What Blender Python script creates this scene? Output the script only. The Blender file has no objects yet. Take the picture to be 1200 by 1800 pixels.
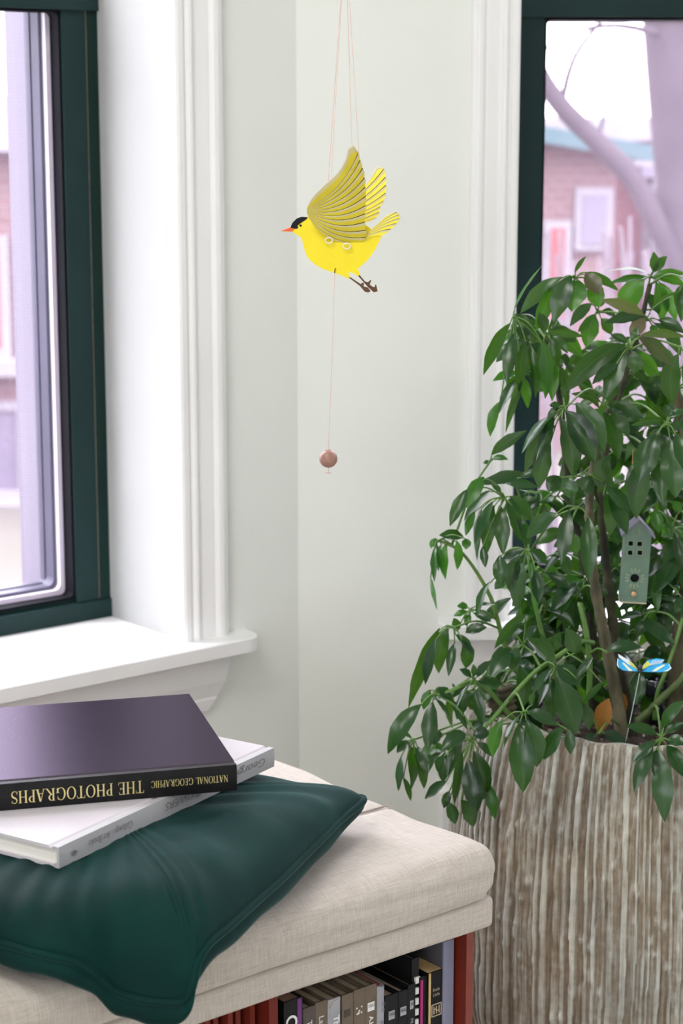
import bpy, bmesh, math, random
from mathutils import Vector, Matrix, noise as mnoise
from mathutils.geometry import tessellate_polygon
R = random.Random(7)
S = bpy.context.scene
COL = S.collection
rad = math.radians

# ------------------------------------------------------------ camera
FPX, EYE = 3500.0, 1.30
PITCH = math.atan(694 / FPX)
cam_d = bpy.data.cameras.new('camera'); cam = bpy.data.objects.new('camera', cam_d); COL.objects.link(cam)
cam.location = (0, 0, EYE); cam.rotation_euler = (math.pi / 2 - PITCH, 0, 0)
cam_d.sensor_fit = 'VERTICAL'; cam_d.sensor_height = 36; cam_d.lens = 70
cam_d.clip_start = .05; cam_d.clip_end = 200
cam_d.dof.use_dof = True; cam_d.dof.focus_distance = 2.16; cam_d.dof.aperture_fstop = 7.1
S.camera = cam
# ------------------------------------------------------------ world, lights, exposure
SKY = 18.5
W = bpy.data.worlds.new('overcast_sky'); S.world = W; W.use_nodes = True
_n = W.node_tree.nodes; _bg = _n['Background']
# overcast sky: three times brighter overhead than at the horizon
_l = W.node_tree.links; _tc = _n.new('ShaderNodeTexCoord'); _sx = _n.new('ShaderNodeSeparateXYZ'); _l.new(_tc.outputs['Generated'], _sx.inputs[0])
_mr = _n.new('ShaderNodeMapRange'); _mr.inputs[1].default_value = 0; _mr.inputs[2].default_value = 1; _mr.inputs[3].default_value = SKY / 3; _mr.inputs[4].default_value = SKY
_l.new(_sx.outputs[2], _mr.inputs[0]); _l.new(_mr.outputs[0], _bg.inputs['Strength'])
_bg.inputs['Color'].default_value = (.95, .98, 1.0, 1)
S.view_settings.view_transform = 'Standard'; S.view_settings.look = 'None'
S.view_settings.exposure = 0.0; S.view_settings.gamma = 1.0
try:
    S.cycles.use_denoising = True
    S.cycles.max_bounces = 10; S.cycles.diffuse_bounces = 5; S.cycles.transparent_max_bounces = 24
    S.cycles.sample_clamp_indirect = 6
except Exception:
    pass

def area_light(name, loc, direction, sx, sy, power, col=(1, 1, 1), portal=False):
    d = bpy.data.lights.new(name, 'AREA'); d.shape = 'RECTANGLE'; d.size = sx; d.size_y = sy
    d.energy = power; d.color = col
    o = bpy.data.objects.new(name, d); COL.objects.link(o); o.location = loc
    o.rotation_euler = Vector(direction).to_track_quat('-Z', 'Y').to_euler()
    if portal: d.cycles.is_portal = True
    return o
CEIL = 2.75
# added fill lights under the ceiling (their panels are built further down)
FILL_LAMPS = [(-.75, .75, CEIL - .07), (-1.5, -1.3, CEIL - .07), (1.3, -1.6, CEIL - .07)]
for _l in FILL_LAMPS:
    area_light('fill_light_source', (_l[0], _l[1], CEIL - .085), (0, 0, -1), .85, .85, 31, (1.0, .99, .965))

# ------------------------------------------------------------ geometry helpers
_F = Vector((0, math.cos(PITCH), -math.sin(PITCH))); _U = Vector((0, math.sin(PITCH), math.cos(PITCH))); _R = Vector((1, 0, 0))
EYEP = Vector((0, 0, EYE))
def ray(x, y): return _F + _R * ((x - 600) / FPX) - _U * ((y - 900) / FPX)
def on_plane(x, y, P, n):
    d = ray(x, y); n = Vector(n); return EYEP + d * ((Vector(P) - EYEP).dot(n) / d.dot(n))
def at_z(x, y, z): return on_plane(x, y, (0, 0, z), (0, 0, 1))
def at(x, y, Y): return on_plane(x, y, (0, Y, 0), (0, 1, 0))
def mpp(Y, y=900): return (at(601, y, Y) - at(600, y, Y)).length   # metres in a pixel at that distance

WLOC = {}
def finish(o, parent=None, label=None, cat=None, group=None, kind=None):
    if parent is not None: o.parent = parent
    if label: o['label'] = label
    if cat: o['category'] = cat
    if group: o['group'] = group
    if kind: o['kind'] = kind
    return o
def empty(name, loc, label=None, cat=None, group=None, kind=None):
    o = bpy.data.objects.new(name, None); COL.objects.link(o); o.location = loc; o.empty_display_size = .03
    WLOC[o.name] = Vector(loc)
    return finish(o, None, label, cat, group, kind)
def link_mesh(name, me, mats, parent=None, label=None, cat=None, group=None, kind=None, smooth=False):
    """mesh given in world coordinates; its origin is moved to the bottom centre of its box"""
    if not isinstance(mats, (list, tuple)): mats = [mats]
    for m in mats: me.materials.append(m)
    vs = me.vertices
    if len(vs):
        xs = [v.co.x for v in vs]; ys = [v.co.y for v in vs]; zs = [v.co.z for v in vs]
        c = Vector(((min(xs) + max(xs)) / 2, (min(ys) + max(ys)) / 2, min(zs)))
    else: c = Vector()
    me.transform(Matrix.Translation(-c))
    if smooth:
        for p in me.polygons: p.use_smooth = True
    o = bpy.data.objects.new(name, me); COL.objects.link(o)
    o.location = c - (WLOC[parent.name] if parent is not None else Vector())
    WLOC[o.name] = c
    return finish(o, parent, label, cat, group, kind)
def mesh(name, v, f, mats, parent=None, smooth=False, mi=None, **k):
    me = bpy.data.meshes.new(name); me.from_pydata([tuple(p) for p in v], [], f)
    if mi:
        for p, i in zip(me.polygons, mi): p.material_index = i
    me.update()
    return link_mesh(name, me, mats, parent, smooth=smooth, **k)
def bm_obj(name, bm, mats, parent=None, **k):
    bmesh.ops.recalc_face_normals(bm, faces=bm.faces)
    me = bpy.data.meshes.new(name); bm.to_mesh(me); bm.free()
    return link_mesh(name, me, mats, parent, **k)
class MB:
    def __init__(s): s.v = []; s.f = []; s.m = []
    def add(s, v, f, m=0):
        b = len(s.v); s.v += [Vector(p) for p in v]; s.f += [tuple(i + b for i in q) for q in f]; s.m += [m] * len(f); return s
    def hexa(s, P, m=0):   # 8 corners: 4 bottom, 4 top
        return s.add(P, [(3, 2, 1, 0), (4, 5, 6, 7), (0, 1, 5, 4), (1, 2, 6, 5), (2, 3, 7, 6), (3, 0, 4, 7)], m)
    def box(s, a, b, fr=None, m=0):
        g = fr or (lambda x, y, z: Vector((x, y, z)))
        (x0, y0, z0), (x1, y1, z1) = a, b
        return s.hexa([g(x0, y0, z0), g(x1, y0, z0), g(x1, y1, z0), g(x0, y1, z0), g(x0, y0, z1), g(x1, y0, z1), g(x1, y1, z1), g(x0, y1, z1)], m)
    def tube(s, pts, rr, n=8, m=0, cap=True):
        pts = [Vector(p) for p in pts]
        if not isinstance(rr, (list, tuple)): rr = [rr] * len(pts)
        rings = []; prev = None
        for i, p in enumerate(pts):
            t = (pts[min(i + 1, len(pts) - 1)] - pts[max(i - 1, 0)])
            if t.length < 1e-9: t = Vector((0, 0, 1))
            t.normalize()
            if prev is None:
                a = t.orthogonal().normalized()
            else:
                a = prev - t * prev.dot(t)
                a = a.normalized() if a.length > 1e-6 else t.orthogonal().normalized()
            prev = a; b = t.cross(a)
            rings.append([p + (a * math.cos(2 * math.pi * k / n) + b * math.sin(2 * math.pi * k / n)) * rr[i] for k in range(n)])
        v = [q for r in rings for q in r]; f = []
        for i in range(len(rings) - 1):
            for k in range(n):
                f.append((i * n + k, i * n + (k + 1) % n, (i + 1) * n + (k + 1) % n, (i + 1) * n + k))
        if cap: f += [tuple(range(n))[::-1], tuple((len(rings) - 1) * n + k for k in range(n))]
        return s.add(v, f, m)
    def prism(s, poly, off, m=0, m_side=None):   # poly: 3d loop, off: extrusion vector
        n = len(poly); off = Vector(off)
        tris = tessellate_polygon([[Vector(p) for p in poly]])
        v = [Vector(p) for p in poly] + [Vector(p) + off for p in poly]
        f = [tuple(t) for t in tris] + [tuple(i + n for i in t[::-1]) for t in tris]
        s.add(v, f, m)
        b = len(s.v) - 2 * n
        for i in range(n):
            j = (i + 1) % n; s.f.append((b + i, b + j, b + n + j, b + n + i)); s.m.append(m if m_side is None else m_side)
        return s
    def sphere(s, c, r, nu=12, nv=8, m=0, sc=(1, 1, 1)):
        c = Vector(c); v = []; f = []
        for j in range(nv + 1):
            ph = math.pi * j / nv
            for i in range(nu):
                th = 2 * math.pi * i / nu
                v.append(c + Vector((r * sc[0] * math.sin(ph) * math.cos(th), r * sc[1] * math.sin(ph) * math.sin(th), r * sc[2] * math.cos(ph))))
        for j in range(nv):
            for i in range(nu):
                a = j * nu + i; b = j * nu + (i + 1) % nu; f.append((a, b, b + nu, a + nu))
        return s.add(v, f, m)
    def obj(s, name, mats, parent=None, smooth=False, fix=True, **k):
        me = bpy.data.meshes.new(name); me.from_pydata([tuple(p) for p in s.v], [], s.f)
        for p, i in zip(me.polygons, s.m): p.material_index = i
        if fix:
            bm = bmesh.new(); bm.from_mesh(me); bmesh.ops.remove_doubles(bm, verts=bm.verts, dist=1e-6)
            bmesh.ops.recalc_face_normals(bm, faces=bm.faces); bm.to_mesh(me); bm.free()
        me.update()
        return link_mesh(name, me, mats, parent, smooth=smooth, **k)
def rbox(a, b, r, seg=(6, 6, 6), fr=None, disp=None, k=3):
    """box with rounded edges as a grid; local coords -> world by fr"""
    g = fr or (lambda x, y, z: Vector((x, y, z)))
    a = Vector(a); b = Vector(b); c = (a + b) / 2; h = (b - a) / 2
    bm = bmesh.new(); vm = {}
    def cuts(i):
        H = h[i]; n = seg[i]; inner = H - r
        L = [-H + r * j / k for j in range(k)] + [-inner + 2 * inner * j / n for j in range(n + 1)] + [inner + r * (j + 1) / k for j in range(k)]
        return L
    cs = [cuts(0), cuts(1), cuts(2)]
    def vert(p):
        q = Vector([max(-(h[i] - r), min(h[i] - r, p[i])) for i in range(3)])
        d = p - q
        w = q + d.normalized() * r if d.length > 1e-9 else p.copy()
        if d.length > 1e-9 and sum(1 for i in range(3) if abs(d[i]) > 1e-9) == 1: w = q + d.normalized() * r
        key = (round(w.x, 6), round(w.y, 6), round(w.z, 6))
        if key not in vm:
            ww = w + c
            if disp: ww = disp(ww, w, h)
            vm[key] = bm.verts.new(g(*ww))
        return vm[key]
    for ax in range(3):
        i, j = [(1, 2), (2, 0), (0, 1)][ax]
        for sgn in (-1, 1):
            for m in range(len(cs[i]) - 1):
                for n in range(len(cs[j]) - 1):
                    P = []
                    for (x, y) in ((m, n), (m + 1, n), (m + 1, n + 1), (m, n + 1)):
                        p = Vector((0, 0, 0)); p[ax] = sgn * h[ax]; p[i] = cs[i][x]; p[j] = cs[j][y]; P.append(vert(p))
                    P = list(dict.fromkeys(P))
                    if len(P) >= 3:
                        try: bm.faces.new(P)
                        except ValueError: pass
    return bm
def bez(P, n):
    """Catmull-Rom through points"""
    P = [Vector(p) for p in P]; out = []
    Q = [P[0] * 2 - P[1]] + P + [P[-1] * 2 - P[-2]]
    for i in range(1, len(Q) - 2):
        for k in range(n):
            t = k / n; a, b, c, d = Q[i - 1], Q[i], Q[i + 1], Q[i + 2]
            out.append(.5 * ((2 * b) + (c - a) * t + (2 * a - 5 * b + 4 * c - d) * t * t + (3 * b - a - 3 * c + d) * t ** 3))
    out.append(P[-1]); return out

# ------------------------------------------------------------ materials
MATS = {}
def mat(name, col, rough=.5, col2=None, scale=20, detail=3, bump=0, bscale=None, stretch=None, spec=.5, metal=0, sheen=0, sheen_tint=None, coat=0, ramp=(.35, .65), emit=None, trans=0, distort=0):
    if name in MATS: return MATS[name]
    m = bpy.data.materials.new(name); m.use_nodes = True; nt = m.node_tree; N = nt.nodes; L = nt.links
    b = N['Principled BSDF']; b.inputs['Base Color'].default_value = (*col, 1); b.inputs['Roughness'].default_value = rough
    b.inputs['Specular IOR Level'].default_value = spec; b.inputs['Metallic'].default_value = metal
    if sheen:
        b.inputs['Sheen Weight'].default_value = sheen; b.inputs['Sheen Roughness'].default_value = .35
        if sheen_tint: b.inputs['Sheen Tint'].default_value = (*sheen_tint, 1)
    if coat: b.inputs['Coat Weight'].default_value = coat; b.inputs['Coat Roughness'].default_value = .15
    if emit: b.inputs['Emission Color'].default_value = (*emit[:3], 1); b.inputs['Emission Strength'].default_value = emit[3]
    if trans: b.inputs['Transmission Weight'].default_value = trans
    if col2 or bump:
        tc = N.new('ShaderNodeTexCoord'); mp = N.new('ShaderNodeMapping'); L.new(tc.outputs['Object'], mp.inputs[0])
        if stretch: mp.inputs['Scale'].default_value = stretch
        nz = N.new('ShaderNodeTexNoise'); nz.inputs['Scale'].default_value = scale; nz.inputs['Detail'].default_value = detail
        nz.inputs['Distortion'].default_value = distort
        L.new(mp.outputs[0], nz.inputs['Vector'])
        if col2:
            r = N.new('ShaderNodeValToRGB'); r.color_ramp.elements[0].position = ramp[0]; r.color_ramp.elements[1].position = ramp[1]
            r.color_ramp.elements[0].color = (*col, 1); r.color_ramp.elements[1].color = (*col2, 1)
            L.new(nz.outputs['Fac'], r.inputs[0]); L.new(r.outputs[0], b.inputs['Base Color'])
        if bump:
            bn = N.new('ShaderNodeBump'); bn.inputs['Strength'].default_value = 1; bn.inputs['Distance'].default_value = bump
            src = nz
            if bscale:
                src = N.new('ShaderNodeTexNoise'); src.inputs['Scale'].default_value = bscale; src.inputs['Detail'].default_value = 3; L.new(mp.outputs[0], src.inputs['Vector'])
            L.new(src.outputs['Fac'], bn.inputs['Height']); L.new(bn.outputs[0], b.inputs['Normal'])
    MATS[name] = m; return m
WALL = mat('wall_paint', (.79, .815, .775), .55, (.775, .80, .76), 3, bump=.0006, bscale=60)
TRIM = mat('trim_paint', (.86, .86, .86), .38, bump=.0004, bscale=14, col2=(.84, .84, .84), scale=6)
CEILM = mat('ceiling_paint', (.85, .85, .83), .7, (.83, .83, .81), 4)
FLOORM = mat('floor_wood', (.62, .60, .55), .4, (.55, .53, .48), 6, stretch=(1, 12, 1))
GREEN = mat('green_frame_paint', (.011, .029, .029), .45, (.013, .033, .033), 5, spec=.14, bump=.0003, bscale=90)
GREEN2 = mat('green_frame_edge', (.008, .024, .021), .45, (.010, .028, .024), 7, spec=.1)
BLACKG = mat('black_gasket', (.006, .006, .009), .7, (.008, .008, .011), 30, spec=.1)
CRACK = mat('paint_crack', (.16, .14, .10), .8, (.10, .09, .07), 60)
SPACER = mat('white_spacer', (.85, .84, .86), .4, (.8, .8, .84), 30)
ALU = mat('grey_aluminium', (.085, .083, .125), .45, (.075, .074, .11), 12, spec=.3)
EXTT = mat('outer_trim_paint', (.16, .155, .19), .6, (.15, .145, .18), 5)
def glass_mat():
    m = bpy.data.materials.new('tinted_glass'); m.use_nodes = True; nt = m.node_tree; N = nt.nodes; L = nt.links
    N.remove(N['Principled BSDF']); out = N['Material Output']
    t = N.new('ShaderNodeBsdfTransparent'); t.inputs[0].default_value = (.955, .905, .985, 1)
    g = N.new('ShaderNodeBsdfGlossy'); g.inputs['Roughness'].default_value = .02; g.inputs['Color'].default_value = (.9, .85, 1, 1)
    mx = N.new('ShaderNodeMixShader'); mx.inputs[0].default_value = .03
    L.new(t.outputs[0], mx.inputs[1]); L.new(g.outputs[0], mx.inputs[2]); L.new(mx.outputs[0], out.inputs[0]); return m
GLASS = glass_mat()
def screen_mat():
    m = bpy.data.materials.new('insect_screen'); m.use_nodes = True; nt = m.node_tree; N = nt.nodes; L = nt.links
    N.remove(N['Principled BSDF']); out = N['Material Output']
    t = N.new('ShaderNodeBsdfTransparent'); t.inputs[0].default_value = (1, 1, 1, 1)
    a = N.new('ShaderNodeBsdfTranslucent'); a.inputs[0].default_value = (.29, .215, .30, 1)
    d = N.new('ShaderNodeBsdfDiffuse'); d.inputs[0].default_value = (.28, .22, .29, 1)
    m1 = N.new('ShaderNodeMixShader'); m1.inputs[0].default_value = .3
    L.new(a.outputs[0], m1.inputs[1]); L.new(d.outputs[0], m1.inputs[2])
    tc = N.new('ShaderNodeTexCoord'); mp = N.new('ShaderNodeMapping'); mp.inputs['Scale'].default_value = (1, 1, 1); L.new(tc.outputs['UV'], mp.inputs[0])
    w1 = N.new('ShaderNodeTexWave'); w1.inputs['Scale'].default_value = 70; w1.bands_direction = 'X'
    w2 = N.new('ShaderNodeTexWave'); w2.inputs['Scale'].default_value = 70; w2.bands_direction = 'Y'
    L.new(mp.outputs[0], w1.inputs[0]); L.new(mp.outputs[0], w2.inputs[0])
    mm = N.new('ShaderNodeMath'); mm.operation = 'MAXIMUM'; L.new(w1.outputs['Fac'], mm.inputs[0]); L.new(w2.outputs['Fac'], mm.inputs[1])
    mr = N.new('ShaderNodeMapRange'); mr.inputs[1].default_value = .3; mr.inputs[2].default_value = 1; mr.inputs[3].default_value = .08; mr.inputs[4].default_value = .30
    L.new(mm.outputs[0], mr.inputs[0])
    m2 = N.new('ShaderNodeMixShader'); L.new(mr.outputs[0], m2.inputs[0]); L.new(t.outputs[0], m2.inputs[1]); L.new(m1.outputs[0], m2.inputs[2])
    L.new(m2.outputs[0], out.inputs[0]); return m
SCREEN = screen_mat()

# ------------------------------------------------------------ room shell
TH = rad(39)
UL = Vector((math.cos(TH), math.sin(TH), 0)); NL = Vector((math.sin(TH), -math.cos(TH), 0))   # along / out of the left facet
DW = 2.9
CORNER = at(523, 700, DW); CORNER.z = 0
BAYW = 1.46
CORNER2 = CORNER + Vector((BAYW, 0, 0))
def PL(t, q, z): return CORNER + UL * t + NL * q + Vector((0, 0, z))
def PR(t, q, z): return CORNER + Vector((t, -q, z))
UF = Vector((math.cos(TH), -math.sin(TH), 0)); NF = Vector((-math.sin(TH), -math.cos(TH), 0))
def PF(t, q, z): return CORNER2 + UF * t + NF * q + Vector((0, 0, z))
WT = .30
ZS, ZH = .563, 2.42          # sill top, head of the openings
LLEN = 1.40
def wall_with_hole(name, P, t0, t1, h0, h1, z0, z1, mats):
    mb = MB()
    def slab(a, b, c, d):
        mb.hexa([P(a, 0, c), P(b, 0, c), P(b, -WT, c), P(a, -WT, c), P(a, 0, d), P(b, 0, d), P(b, -WT, d), P(a, -WT, d)])
    slab(t0, h0, 0, CEIL); slab(h1, t1, 0, CEIL); slab(h0, h1, 0, z0); slab(h0, h1, z1, CEIL)
    return mb.obj(name, mats, kind='structure')
LH1 = -.2115; LH0 = LH1 - .82
RH0 = .3137; RH1 = RH0 + .82
FH0 = .22; FH1 = FH0 + .82
wall_with_hole('wall_left', PL, -LLEN, 0, LH0, LH1, ZS - .02, ZH, WALL)
wall_with_hole('wall_right', PR, 0, BAYW, RH0, RH1, ZS - .02, ZH, WALL)
wall_with_hole('wall_far_right', PF, 0, LLEN, FH0, FH1, ZS - .02, ZH, WALL)
A0 = PL(-LLEN, 0, 0); B0 = PF(LLEN, 0, 0)
XL, XR, YB = -3.4, 4.9, -3.6
def slab2(name, x0, y0, z0, x1, y1, z1, m):
    return MB().box((x0, y0, z0), (x1, y1, z1)).obj(name, m, kind='structure')
slab2('wall_bay_left', XL, A0.y, 0, A0.x, A0.y + .2, CEIL, WALL)
slab2('wall_bay_right', B0.x, B0.y, 0, XR, B0.y + .2, CEIL, WALL)
slab2('wall_side_left', XL - .2, YB, 0, XL, A0.y + .2, CEIL, WALL)
slab2('wall_side_right', XR, YB, 0, XR + .2, B0.y + .2, CEIL, WALL)
bw = MB(); GX0, GX1, GZ0, GZ1 = -3.1, -.3, .9, 2.2       # unseen window at the back, added to let in room light
for a, b, c, d in ((XL, GX0, 0, CEIL), (GX1, XR, 0, CEIL), (GX0, GX1, 0, GZ0), (GX0, GX1, GZ1, CEIL)):
    bw.box((a, YB - .2, c), (b, YB, d))
bw.obj('wall_back', WALL, kind='structure')
fr4 = MB()
for i in range(5):
    x = GX0 + (GX1 - GX0 - .05) * i / 4; fr4.box((x, YB - .12, GZ0), (x + .05, YB - .07, GZ1))
for z in (GZ0, GZ1 - .05): fr4.box((GX0, YB - .12, z), (GX1, YB - .07, z + .05))
w4 = fr4.obj('added_window_4', TRIM, kind='structure')
mesh('pane', [(GX0, YB - .1, GZ0), (GX1, YB - .1, GZ0), (GX1, YB - .1, GZ1), (GX0, YB - .1, GZ1)], [(0, 1, 2, 3)], GLASS, w4)
fl_out = [(XL - .2, YB - .2), (XR + .2, YB - .2), (XR + .2, B0.y + .2), tuple(PF(LLEN, -WT, 0)[:2]), tuple(PF(0, -WT, 0)[:2]), tuple(PL(0, -WT, 0)[:2]), tuple(PL(-LLEN, -WT, 0)[:2]), (XL - .2, A0.y + .2)]
MB().prism([Vector((x, y, 0)) for x, y in fl_out], (0, 0, -.1)).obj('floor', FLOORM, kind='structure')
MB().prism([Vector((x, y, CEIL)) for x, y in fl_out], (0, 0, .12)).obj('ceiling', CEILM, kind='structure')
for i, l in enumerate(FILL_LAMPS):
    e = empty('fill_light_panel', (l[0], l[1], CEIL - .08), 'square white ceiling light panel, %s' % ('nearest the bay window', 'at the back of the room on the left', 'at the back of the room on the right')[i], 'ceiling light', 'ceiling light panels of the room')  # unseen panels added to brighten the room
    fm = MB(); x, y, z = l
    for (a, b, c, d) in ((-.48, -.48, .48, -.44), (-.48, .44, .48, .48), (-.48, -.44, -.44, .44), (.44, -.44, .48, .44)):
        fm.box((x + a, y + b, CEIL - .08), (x + c, y + d, CEIL))
    fm.obj('frame', TRIM, e)
    MB().box((x - .44, y - .44, CEIL - .03), (x + .44, y + .44, CEIL - .02)).obj('diffuser', TRIM, e)

# ------------------------------------------------------------ windows
def vprofile(P, prof, z0, z1):   # prof: (t,q) outline, extruded up
    mb = MB(); mb.prism([P(t, q, z0) for t, q in prof], (0, 0, z1 - z0)); return mb
def ring(P, q0, q1, o, i, r, m):
    """frame between outer rect o and inner rect i (t0,t1,z0,z1) with rounded inner corners"""
    def loop(rc, rr):
        t0, t1, z0, z1 = rc; L = []
        for (ct, cz, a0) in ((t1 - rr, z0 + rr, -90), (t1 - rr, z1 - rr, 0), (t0 + rr, z1 - rr, 90), (t0 + rr, z0 + rr, 180)):
            for k in range(5):
                a = rad(a0 + 90 * k / 4); L.append((ct + rr * math.cos(a), cz + rr * math.sin(a)))
        return L
    lo, li = loop(o, .0005), loop(i, r); n = len(lo)
    v = [P(t, q0, z) for t, z in lo] + [P(t, q0, z) for t, z in li] + [P(t, q1, z) for t, z in lo] + [P(t, q1, z) for t, z in li]
    f = []
    for k in range(n):
        j = (k + 1) % n
        f += [(k, j, n + j, n + k), (2 * n + k, 3 * n + k, 3 * n + j, 2 * n + j), (k, 2 * n + k, 2 * n + j, j), (n + k, n + j, 3 * n + j, 3 * n + k)]
    return MB().add(v, f, 0)
def tpx(x, y, P, q, u):     # coordinate along the wall of a pixel seen at depth q
    o = P(0, q, 0); nn = P(0, 1, 0) - P(0, 0, 0)
    return (on_plane(x, y, o, nn) - o).dot(u)
def build_window(name, P, h0, h1, cw, rings):
    """rings: spacer and bead show inside the sash"""
    root = empty(name, P((h0 + h1) / 2, 0, ZS), kind='structure')
    QF = -.1886
    # jamb linings
    for a, b in ((h0 - .012, h0), (h1, h1 + .012)):
        MB().hexa([P(a, 0, ZS), P(b, 0, ZS), P(b, -.21, ZS), P(a, -.21, ZS), P(a, 0, ZH), P(b, 0, ZH), P(b, -.21, ZH), P(a, -.21, ZH)]).obj('jamb_lining', TRIM, root)
    MB().hexa([P(h0, 0, ZH), P(h1, 0, ZH), P(h1, -.21, ZH), P(h0, -.21, ZH), P(h0, 0, ZH + .012), P(h1, 0, ZH + .012), P(h1, -.21, ZH + .012), P(h0, -.21, ZH + .012)]).obj('head_lining', TRIM, root)
    # moulded casing: s = distance from the opening
    prof = [(-.004, 0), (-.004, .011), (.000, .0135), (.008, .0135), (.010, .0105), (.013, .0105), (.0155, .0155), (.019, .0165), (.022, .0155), (.024, .0115), (.030, .0115), (.046, .0135), (.050, .0135), (.052, .0165), (.055, .019), (.060, .020), (.0635, .0195), (.0645, .0165), (.069, .0165), (.0715, .0150), (.0723, .012), (.0723, 0)]
    k = cw / .0723
    for e, sg in ((h0, -1), (h1, 1)):
        vprofile(P, [(e + sg * s * k, q) for s, q in prof], ZS, ZH + .07).obj('casing', TRIM, root)
    MB().hexa([P(h0 - cw, .0, ZH + .07), P(h1 + cw, .0, ZH + .07), P(h1 + cw, .02, ZH + .07), P(h0 - cw, .02, ZH + .07), P(h0 - cw, 0, ZH + .16), P(h1 + cw, 0, ZH + .16), P(h1 + cw, .02, ZH + .16), P(h0 - cw, .02, ZH + .16)]).obj('head_casing', TRIM, root)
    # stool with horns and rounded front corners
    hx = .040; lo = []
    t0, t1 = h0 - cw - hx, h1 + cw + hx; qf = .050; rr = .030
    lo = [(h0, -.215), (h1, -.215), (h1, .0), (t1, .0)]
    for c in range(7):
        a = rad(90 * c / 6); lo.append((t1 - rr + rr * math.cos(a), qf - rr + rr * math.sin(a)))
    for c in range(7):
        a = rad(90 + 90 * c / 6); lo.append((t0 + rr + rr * math.cos(a), qf - rr + rr * math.sin(a)))
    lo.append((t0, 0)); lo.append((h0, 0))
    mb = MB(); mb.prism([P(t, q, ZS - .021) for t, q in lo], (0, 0, .019))
    cx = [P(t * .9965 + (h0 + h1) / 2 * .0035, q - (.002 if q > 0 else 0), ZS) for t, q in lo]
    n = len(lo); low = [P(t, q, ZS - .002) for t, q in lo]
    mb.add(low + cx, [(i, (i + 1) % n, n + (i + 1) % n, n + i) for i in range(n)])
    mb.add(cx, [tuple(t) for t in tessellate_polygon([cx])])
    mb.obj('window_stool', TRIM, root)
    # apron with bevelled ends and a bead
    a0, a1 = h0 - cw, h1 + cw; zt = ZS - .021
    sec = [(.0, .022, 0.0), (.018, .022, .004), (.045, .019, .010), (.066, .012, .020), (.067, .0105, .0205), (.070, .0105, .021), (.071, .012, .0215), (.088, .009, .034), (.095, .0, .040)]
    v = []; f = []
    for dz, q, inset in sec:
        v += [P(a0 + inset, 0, zt - dz), P(a0 + inset, q, zt - dz), P(a1 - inset, q, zt - dz), P(a1 - inset, 0, zt - dz)]
    for i in range(len(sec) - 1):
        for j in range(3): f.append((i * 4 + j, i * 4 + j + 1, i * 4 + j + 5, i * 4 + j + 4))
    MB().add(v, f).obj('apron', TRIM, root)
    # dark green frame: stops, sashes
    g = lambda t0, t1, q0, q1, z0, z1, nm, m=GREEN, par=root: MB().hexa([P(t0, q0, z0), P(t1, q0, z0), P(t1, q1, z0), P(t0, q1, z0), P(t0, q0, z1), P(t1, q0, z1), P(t1, q1, z1), P(t0, q1, z1)]).obj(nm, m, par)
    st = .0177; sw = .0574; MR = 1.448
    for e, sg in ((h0, 1), (h1, -1)):
        a, b = sorted((e, e + sg * st)); g(a, b, QF, QF - .05, ZS - .003, ZH, 'frame_stop', GREEN2)
        a, b = sorted((e + sg * st, e + sg * (st + .0012))); g(a, b, QF - .0012, QF - .004, ZS + .03, ZH, 'paint_crack', CRACK)
    sash = empty('sash', P((h0 + h1) / 2, QF, ZS)); sash.parent = root; sash.location = WLOC[sash.name] - WLOC[root.name]
    qs0, qs1 = QF - .002, QF - .036
    g(h0 + st + .0012, h0 + sw, qs0, qs1, ZS + .028, MR + .05, 'stile', GREEN, sash); g(h1 - sw, h1 - st - .0012, qs0, qs1, ZS + .028, MR + .05, 'stile', GREEN, sash)
    g(h0, h1, QF + .004, qs1, ZS - .008, ZS + .028, 'bottom_rail', GREEN, sash)
    g(h0 + sw, h1 - sw, qs0 - .006, qs1, ZS + .028, ZS + .034, 'glazing_ledge', GREEN2, sash)
    g(h0 + .001, h1 - .001, QF + .006, qs1, MR, MR + .05, 'meeting_rail', GREEN, sash)
    rect = (h0 + sw, h1 - sw, ZS + .034, MR)
    sh = lambda d: (rect[0] + d, rect[1] - d, rect[2] + d, rect[3] - (d if d < .004 else -.012))
    ri = (.011, .016, .0175) if rings else (.0032, .0034, .0036)
    ring(P, qs0 - .004, qs1, rect, sh(.0035), .008, 0).obj('gasket', BLACKG, sash)
    mesh('pane', [P(rect[0], -.212, rect[2]), P(rect[1], -.212, rect[2]), P(rect[1], -.212, rect[3]), P(rect[0], -.212, rect[3])], [(0, 1, 2, 3)], GLASS, sash)
    ring(P, -.218, -.228, sh(.001), sh(ri[0]), .010 if rings else .002, 0).obj('spacer', SPACER, sash)
    ring(P, -.2285, -.250, sh(-.02), sh(ri[1]), .012 if rings else .002, 0).obj('outer_bead', ALU, sash)
    # insect screen with its grey frame, then the outer trim
    r2 = sh(ri[2])
    scr = ring(P, -.252, -.266, sh(-.02), r2, .004, 0).obj('screen_frame', ALU, root)
    me = bpy.data.meshes.new('screen_mesh')
    q4 = [(r2[0], r2[2]), (r2[1], r2[2]), (r2[1], r2[3]), (r2[0], r2[3])]
    me.from_pydata([tuple(P(t, -.26, z)) for t, z in q4], [], [(0, 1, 2, 3)])
    uv = me.uv_layers.new(name='UVMap')
    for li, (t, z) in enumerate(q4): uv.data[li].uv = (t, z)
    link_mesh('screen_mesh', me, SCREEN, scr)
    r3 = (h0 + .030, h1 - .030, ZS - .02, ZH)
    for a, b in ((h0 - .02, h0 + .030 + .022), (h1 - .030 - .022, h1 + .02)):
        g(a, b, -.29, -.36, ZS - .05, ZH, 'outer_trim', EXTT)
    g(h0 - .03, h1 + .03, -.20, -.42, ZS - .06, ZS - .012, 'outer_sill', EXTT)
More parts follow.
